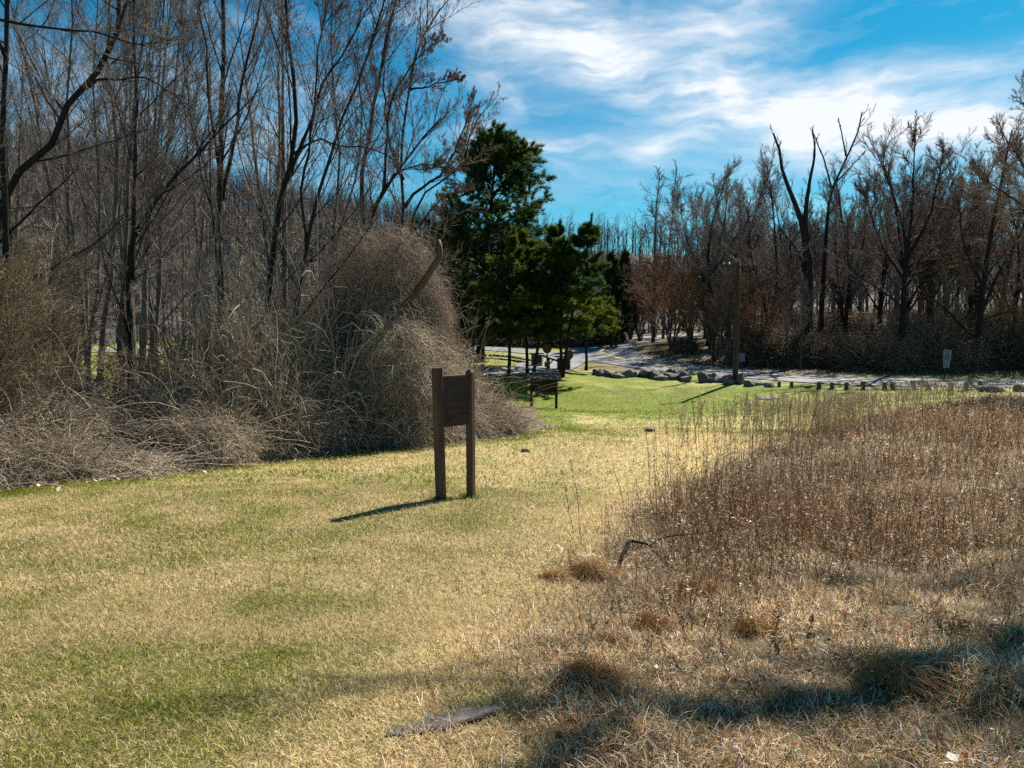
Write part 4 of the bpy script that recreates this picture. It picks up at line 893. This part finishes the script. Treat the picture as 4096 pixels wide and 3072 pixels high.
def wire(a, b, sag, r, label):
    t = np.linspace(0, 1, 24)[:, None]; P = a*(1-t)+b*t; P[:, 2] -= 4*sag*(t*(1-t))[:, 0]; mid = P[12].copy()
    tag(MB().tubes((P-mid)[None], np.full((1, 24), r), 5).build('power_line', M['wire'], loc=mid), label, 'cable')
q1 = pb+v*.68+[.15, 0, 0]
wire(q1, np.array([20.0, 24, EYE+3.4]), .5, .022, 'thick black cable running from the pole to the upper right')
wire(q1+[0, 0, -.12], np.array([20.0, 24, EYE+3.2]), .62, .014, 'thin wire slung just below the thick cable')
wire(ca+pb+[.3, 0, .18], at(600, 285, 92), .6, .010, 'wire running left from the crossarm over the road bend')
# bollards
bm_ = post_mesh(.62, .2, .2, .03).mesh('wooden_bollard', M['weathered'])
BL = [(779,678,635,0,235),(0,683,635,0,335),(0,693,640,0,556),(0,706,650,-.05,663),(0,708,648,0,777),(0,710,640,-.04,912),(0,720,655,.03,1085),(0,720,665,-.38,1160),(0,715,635,-.17,1325),(0,718,648,-.42,1443),(0,715,652,.1,1620),(0,712,648,.12,1740),(0,700,625,-.5,1880)]
LB = ['first short bollard beside the last boulder','second bollard from the left, near the first','upright bollard third from the left','bollard fourth from the left, tilted slightly','bollard fifth from the left, standing straight','tall bollard sixth from the left','bollard just right of the widest gap in the row','thin bollard leaning left beside the one by the gap','tallest bollard, leaning slightly left','bollard leaning strongly left next to the tallest','small dark bollard below the speed limit sign','leaning bollard right of the speed limit sign','bollard tipped over behind the pale boulder']
for (q, yb, ytp, lean, X), lab in zip(BL, LB):
    px = (3000+X*.4955)/4; Y = np.interp(px, [779,985], [44.6,40.6]); hpx = (yb-ytp)*.4955/4; h = hpx*Y/F*1.02
    o = bpy.data.objects.new('wooden_bollard', bm_); COL.objects.link(o); o.location = gpx(px, Y); o.scale = (R.uniform(.85, 1.05),)*2+(h/.62/math.cos(lean),); o.rotation_euler = (R.normal(0, .04), lean, R.uniform(-.3, .3))
    tag(o, 'wooden '+lab, 'bollard', 'wooden bollards along the road')
# text helper
def text(s, size, loc_, parent, mt, name='lettering'):
    cu = bpy.data.curves.new(name, 'FONT'); cu.body = s; cu.size = size; cu.align_x = 'CENTER'; cu.align_y = 'CENTER'; cu.extrude = .002; cu.offset = size*.02
    o = bpy.data.objects.new('tmp', cu); me = bpy.data.meshes.new_from_object(o); bpy.data.objects.remove(o); me.materials.clear(); me.materials.append(mt); o = bpy.data.objects.new(name, me); COL.objects.link(o); o.parent = parent; o.location = loc_; o.rotation_euler = (PI/2, 0, 0); return o
# speed limit sign
sb = gpx(944.5, 51.5); ss = empty('speed_limit_sign', sb, 'white speed limit 25 sign with a second panel below on a dark post', 'road sign', rz=.05)
ztop = at(947, 350, 51.5)[2]-sb[2]
MB().box((0, 0, ztop/2-.1), (.06, .05, ztop+.2)).build('post', M['metal'], ss)
pn = MB().box((.1, -.04, ztop-.36), (.56, .012, .74)).build('speed_panel', M['signwhite'], ss)
text('SPEED', .15, (.1, -.05, ztop-.11), pn, M['black']); text('LIMIT', .15, (.1, -.05, ztop-.27), pn, M['black']); text('25', .42, (.1, -.05, ztop-.53), pn, M['black'])
pn2 = MB().box((.06, -.04, ztop-1.0), (.46, .012, .48)).build('lower_panel', M['signwhite'], ss)
mk = MB()
for k_, (w_, z_) in enumerate([(.30, .86), (.34, .95), (.26, 1.04), (.30, 1.13)]): mk.box((.06, -.050, ztop-z_), (w_, .006, .045))
mk.build('faded_print', M['redpaint'], pn2)
# other roadside signs
def plain_sign(name, px, Y, py_top, py_mid, w, mt, label, pmt='metal', round_=False, second=None, lean=0):
    b0 = gpx(px, Y); e = empty(name, b0, label, 'sign'); zt = at(px, py_top, Y)[2]-b0[2]; zm = at(px, py_mid, Y)[2]-b0[2]
    MB().box((0, 0, zt/2-.1), (.09 if pmt != 'metal' else .05, .06, zt+.1)).build('post', M[pmt], e)
    if round_:
        n = 16; mb_ = MB(); a = np.linspace(0, 2*PI, n, endpoint=False); prof = np.c_[np.cos(a)*w/2, np.sin(a)*(zt-zm)/2*np.where(np.sin(a) < 0, 1, 1)]
        V_ = np.concatenate([np.c_[prof[:, 0], np.full(n, -.05), prof[:, 1]+(zt+zm)/2], np.c_[prof[:, 0], np.full(n, -.02), prof[:, 1]+(zt+zm)/2]])
        mb_.add(V_, [[j, (j+1) % n, n+(j+1) % n, n+j] for j in range(n)], [[0, j+1, j] for j in range(1, n-1)]+[[n, n+j, n+j+1] for j in range(1, n-1)]); mb_.build('panel', M[mt], e)
    else: MB().box((0, -.045, (zt+zm)/2), (w, .02, zt-zm)).build('panel', M[mt], e)
    if second:
        z1, z0 = [at(px, q, Y)[2]-b0[2] for q in second[:2]]; MB().box((0, -.045, (z0+z1)/2), (second[2], .02, z1-z0)).build('small_panel', M[second[3]], e)
    return e
plain_sign('road_sign', 741.5, 58, 353, 361.5, .45, 'signgrey', 'small grey blue sign across the road right of the pole')
plain_sign('road_sign', 631, 90, 322.5, 328, .55, 'signgrey', 'small square sign on a tall thin post at the road bend')
plain_sign('brown_sign', 547, 50.5, 344, 353.5, .62, 'brownsign', 'brown rounded sign with a small olive plate between the gate pillars', 'darkwood', True, (361.5, 367, .36, 'greensign'))
plain_sign('brown_sign', 569.5, 54, 350, 359.5, .55, 'brownsign', 'brown rounded sign right of the right gate pillar', 'darkwood', True)
plain_sign('small_sign', 482.5, 48.6, 364, 369, .26, 'brownsign', 'knee high brown sign at the driveway edge', 'darkwood')
# gate pillars
def pillar(px, Y, w, h, label):
    b0 = gpx(px, Y); e = empty('stone_pillar', b0, label, 'pillar', 'stone pillars at the driveway', rz=.3); mb_ = MB()
    rr = np.random.default_rng(int(px))
    for iz in range(5):
        for sx in (-1, 1):
            for sy in (-1, 1):
                f_ = rr.uniform(.42, .56)
                s_ = np.array([w*.34, w*.34, h*.14])*rr.uniform(.9, 1.12, 3); mb_.add(bv*s_+[sx*w*.24, sy*w*.24, (iz+.35)*h/5.2-.05], None, bf)
    mb_.box((0, 0, h*.45), (w*.8, w*.8, h*.9)); mb_.build('masonry', M['rock2'], e)
    MB().box((0, 0, h+.01), (w*1.08, w*1.08, .09)).build('cap_stone', M['rock2'], e)
M['rock2'] = mat('dark_masonry', (.05,.04,.033), (.13,.11,.09), 5, .9, .6)
pillar(536.5, 56.5, .8, .95, 'left stone gate pillar behind the crossing pines')
pillar(563, 54.5, .85, .95, 'right stone gate pillar beside the leaning pine')
pillar(454.5, 66, .85, .85, 'lone stone pillar far left beside the side road')
# timber gate
g0 = gpx(548.5, 54.5); ge = empty('timber_gate', g0, 'weathered timber barrier with a braced post between the pillars', 'gate')
zg = at(548.5, 358, 54.5)[2]-g0[2]
MB().box((0, 0, zg/2-.1), (.2, .2, zg+.2)).build('post', M['darkwood'], ge)
a = at(541, 355.5, 56)-g0; b = at(558, 361, 53.8)-g0
MB().tubes(np.array([[a, (a+b)/2, b]]), np.array([[.07, .07, .07]]), 4).build('rail', M['weathered'], ge)
MB().tubes(np.array([[np.array([.05, 0, zg*.45]), (a+3*b)/4]]), np.array([[.05, .05]]), 4).build('brace', M['darkwood'], ge)
# far guard rail
fp = spline(np.array([at(608,335,112)[:2], at(660,334,114)[:2], at(720,332,118)[:2], at(800,330,123)[:2]]), 19)
fb = np.array([*fp[9], gz(*fp[9])]); fe = empty('guard_rail', fb, 'low timber guard rail on square posts beyond the far road', 'fence')
for q in fp: o = MB().box((0, 0, .25), (.35, .3, .95)).build('post', M['weathered'], fe); o.location = np.array([*q, gz(*q)])-fb
rl = np.array([[*q, gz(*q)+.5] for q in fp])-fb-[0, .2, 0]; MB().tubes(rl[None], np.full((1, 19), .11), 4).build('rail', M['weathered'], fe)
# short roadside posts
for px_, Y_, h_, l_, lab in [(612, 82, .55, 0, 'short dark post left of the pair at the culvert'), (615.5, 81, .95, .15, 'taller tilted post right of the pair at the culvert')]:
    o = post_mesh(h_, .2, .2).build('marker_post', M['darkwood'], loc=gpx(px_, Y_)); o.rotation_euler = (0, l_, 0); tag(o, lab, 'post', 'pair of posts at the culvert')
# fallen branch in the meadow
def world_branch():
    Y = 7.4; b0 = at(463.0+0, 0, 1)
    pts = lambda L: np.array([at(x, y, yy) for x, y, yy in L])
    src = lambda X, Yp: ((2050+X*.5424)/4, (1600+Yp*.5424)/4)
    m_ = [(*src(770,1250), 6.3), (*src(820,1130), 6.45), (*src(862,1040), 6.6)]
    a_ = [(*src(862,1038), 6.6), (*src(940,1050), 6.7), (*src(1005,1068), 6.8), (*src(1080,1020), 6.95), (*src(1180,1000), 7.1), (*src(1350,982), 7.3), (*src(1560,955), 7.5)]
    c_ = [(*src(1005,1068), 6.8), (*src(1090,1160), 6.6), (*src(1180,1240), 6.4), (*src(1215,1290), 6.3)]
    P0 = at(*m_[0]); e = empty('fallen_branch', P0, 'dark forked dead branch propped up at the near edge of the meadow', 'branch'); mb_ = MB()
    for L, r0_, r1_ in ((m_, .020, .017), (a_, .014, .006), (c_, .010, .005)):
        P = resample(pts(L)-P0, 14, .004); mb_.tubes(P[None], np.linspace(r0_, r1_, 14)[None], 7, cap=True)
        S, RS = spawn(P[None], np.linspace(r0_, r1_, 14)[None], 7, .1, 1, 40, 80, .12, .4, 3, .2, 0, .0018); mb_.tubes(S, RS, 3)
    mb_.build('wood', M['barkdark'], e, smooth=True)
world_branch()
# tall single stalks in front of the meadow
def stalk(px, pyb, pyt, Y, lab, pxt=None, dark=True):
    b0 = gpx(px, Y); t_ = at(px if pxt is None else pxt, pyt, Y)-b0; mb_ = MB()
    P = resample(np.array([[0, 0, 0], t_*.5+R.normal(0, .01, 3), t_]), 10, .004); mb_.tubes(P[None], np.linspace(.0045, .002, 10)[None], 5)
    h_ = mb_; S, RS = spawn(P[None], np.linspace(.0045, .002, 10)[None], 34, .3, 1, 20, 70, .05, 1, 3, .2, .1, .0035); h_.tubes(S, RS, 3); tag(h_.build('weed_stalk', M['twig'] if dark else M['vine'], loc=b0), lab, 'weed', 'tall single weed stalks')
sx = lambda X: (2050+X*.5424)/4
sy = lambda Y: (1600+Y*.5424)/4
stalk(sx(455), 0, sy(540), 8.3, 'leftmost tall dark weed stalk before the meadow', sx(375))
stalk(sx(500), 0, sy(430), 8.1, 'second tall dark weed stalk with knobbly seed heads', sx(425))
stalk(sx(1015), 0, sy(200), 9.6, 'tallest thick dark weed stalk rising above the meadow edge', sx(985))
stalk(sx(1062), 0, sy(260), 10, 'slender stalk just right of the tallest one', sx(1040))
stalk(sx(835), 0, sy(470), 9, 'pale thin stalk leaning left of the tallest one', sx(735), False)
stalk(sx(1225), 0, sy(390), 10, 'pale stalk midway along the meadow edge', sx(1140), False)
stalk(sx(1620), 0, sy(180), 10.5, 'tall dark stalk deep in the meadow', sx(1610))
stalk(sx(720), 0, sy(690), 8, 'short pale stalk near the fallen branch', sx(685), False)
for k in range(26):
    px = R.uniform(640, 1010); Y = R.uniform(7.5, 16); p = gpx(px, Y)
    if meadow(p[0], p[1]) > .3: stalk(px, 0, at_py if False else 325-(p[2]+R.uniform(.85, 1.15)-EYE)*F/Y, Y, 'tall weed stalk standing above the others in the meadow', px+R.normal(0, 6))

# ------------------------------------------------------------------ light, sky, camera
AZ, EL = math.radians(36), math.radians(43)
sd = bpy.data.lights.new('sun', 'SUN'); sd.energy = 5.0; sd.angle = math.radians(.5); sd.color = (1, .94, .84)
so = bpy.data.objects.new('sun', sd); COL.objects.link(so)
from mathutils import Vector
dirv = Vector((math.sin(AZ)*math.cos(EL), math.cos(AZ)*math.cos(EL), math.sin(EL)))
so.rotation_euler = dirv.to_track_quat('Z', 'Y').to_euler(); so.location = (20, 20, 40)
w = bpy.data.worlds.new('World'); scene.world = w; w.use_nodes = True; nt = w.node_tree
bg = nt.nodes['Background']; sky = N(nt, 'ShaderNodeTexSky', sky_type='NISHITA'); sky.sun_disc = False; sky.sun_elevation = EL; sky.sun_rotation = AZ
sky.air_density = 1.0; sky.dust_density = .3; sky.ozone_density = 2.0
tc = N(nt, 'ShaderNodeTexCoord'); sep = N(nt, 'ShaderNodeSeparateXYZ'); nt.links.new(tc.outputs['Generated'], sep.inputs[0])
def mt(op, a, b=None, c=None, clamp=False):
    n = N(nt, 'ShaderNodeMath', operation=op, use_clamp=clamp)
    for i, v_ in enumerate((a, b, c)):
        if v_ is None: continue
        if isinstance(v_, bpy.types.NodeSocket): nt.links.new(v_, n.inputs[i])
        else: n.inputs[i].default_value = v_
    return n.outputs[0]
azs = mt('ARCTAN2', sep.outputs[0], sep.outputs[1]); els = mt('ARCTAN2', sep.outputs[2], mt('SQRT', mt('ADD', mt('MULTIPLY', sep.outputs[0], sep.outputs[0]), mt('MULTIPLY', sep.outputs[1], sep.outputs[1]))))
cv = N(nt, 'ShaderNodeCombineXYZ'); nt.links.new(azs, cv.inputs[0]); nt.links.new(els, cv.inputs[1])
def noise(scale, detail=6, vec=None, sx_=1, sy_=1, rot=0, dist=0):
    mp = N(nt, 'ShaderNodeMapping'); mp.inputs['Scale'].default_value = (sx_, sy_, 1); mp.inputs['Rotation'].default_value = (0, 0, rot); nt.links.new(vec or cv.outputs[0], mp.inputs[0])
    n = N(nt, 'ShaderNodeTexNoise', i_Scale=scale, i_Detail=detail, i_Roughness=.6, i_Distortion=dist); nt.links.new(mp.outputs[0], n.inputs['Vector']); return n
wn = noise(5, 4)
wv_ = N(nt, 'ShaderNodeVectorMath', operation='MULTIPLY_ADD'); wv_.inputs[1].default_value = (.11, .07, 0); 
sub_ = N(nt, 'ShaderNodeVectorMath', operation='SUBTRACT'); sub_.inputs[1].default_value = (.5, .5, .5); nt.links.new(wn.outputs['Color'], sub_.inputs[0])
nt.links.new(sub_.outputs[0], wv_.inputs[0]); nt.links.new(cv.outputs[0], wv_.inputs[2]); s2 = N(nt, 'ShaderNodeSeparateXYZ'); nt.links.new(wv_.outputs[0], s2.inputs[0])
def ae(px, py):
    p = at(px, py, 1)-[0, 0, EYE]; return math.atan2(p[0], p[1]), math.atan2(p[2], math.hypot(p[0], p[1]))
acc = None
SEG = [((420,-30),(590,50),56,.85),((590,50),(690,125),34,.75),((790,-30),(640,85),44,.75),((690,92),(800,112),32,1.9),((800,112),(1010,128),30,2.1),((1100,50),(860,92),24,.6),((470,140),(650,152),20,.55),((650,152),(880,160),26,.6),
       ((520,20),(600,-10),30,.5),((40,90),(300,120),60,.4),((560,170),(640,185),10,.35),((640,10),(700,0),20,.4),((470,60),(520,100),18,.4)]
for (a, b, wd_, inten) in SEG:
    ax, ay = ae(*a); bx, by = ae(*b); dx, dy = bx-ax, by-ay; l2 = dx*dx+dy*dy; ww = .8*wd_/F
    ux = mt('SUBTRACT', s2.outputs[0], ax); uy = mt('SUBTRACT', s2.outputs[1], ay)
    t = mt('DIVIDE', mt('ADD', mt('MULTIPLY', ux, dx), mt('MULTIPLY', uy, dy)), l2, clamp=True)
    ex = mt('SUBTRACT', ux, mt('MULTIPLY', t, dx)); ey = mt('SUBTRACT', uy, mt('MULTIPLY', t, dy))
    d2 = mt('ADD', mt('MULTIPLY', ex, ex), mt('MULTIPLY', ey, ey)); g = mt('MULTIPLY', mt('EXPONENT', mt('DIVIDE', d2, -ww*ww)), inten)
    acc = g if acc is None else mt('ADD', acc, g)
f1 = noise(4.5, 10, wv_.outputs[0], 1, 3.4, -.42, .1); f2 = noise(9, 9, wv_.outputs[0], 1, 5, .45, .1)
tex = mt('ADD', mt('MULTIPLY', f1.outputs[0], .75), mt('MULTIPLY', f2.outputs[0], .3))
tx = mt('MULTIPLY', mt('SUBTRACT', tex, .30), 2.2)
cl = mt('MULTIPLY', mt('MULTIPLY', acc, tx), mt('ADD', mt('MULTIPLY', f2.outputs[0], 1.2), .3)); cl = mt('ADD', cl, mt('MULTIPLY', mt('SUBTRACT', tex, .52, clamp=True), 1.2))
low = N(nt, 'ShaderNodeMapRange', i_1=.02, i_2=.32, i_3=.2, i_4=.0); nt.links.new(els, low.inputs[0]); cl = mt('ADD', cl, low.outputs[0], clamp=True)
hs = N(nt, 'ShaderNodeHueSaturation', i_Saturation=1.35, i_Value=1.0, i_Hue=.485); nt.links.new(sky.outputs[0], hs.inputs['Color'])
tinted = mixc(nt, 1., hs.outputs[0], (.12, .82, .93), 'MULTIPLY')
cloudc = mixc(nt, 1., (1, 1, 1), (9.5, 10.0, 10.6), 'MULTIPLY')
sc_ = mixc(nt, cl, tinted, cloudc)
nt.links.new(sc_, bg.inputs[0]); bg.inputs[1].default_value = .050
cam = bpy.data.cameras.new('camera'); co = bpy.data.objects.new('camera', cam); COL.objects.link(co); co.location = (0, 0, EYE); co.rotation_euler = (PI/2-TH, 0, 0)
cam.sensor_width = 36; cam.lens = F/1024*36; cam.clip_end = 3000; cam.clip_start = .05; scene.camera = co
scene.view_settings.view_transform = 'Standard'; scene.view_settings.look = 'None'; scene.view_settings.exposure = .98; scene.view_settings.gamma = 1
scene.cycles.max_bounces = 5; scene.cycles.diffuse_bounces = 2; scene.cycles.transmission_bounces = 3; scene.cycles.use_denoising = False
for o in COL.objects:
    if o.name in ('bare_tree',) : pass
print('verts', sum(len(m_.vertices) for m_ in bpy.data.meshes), 'objs', len(COL.objects))
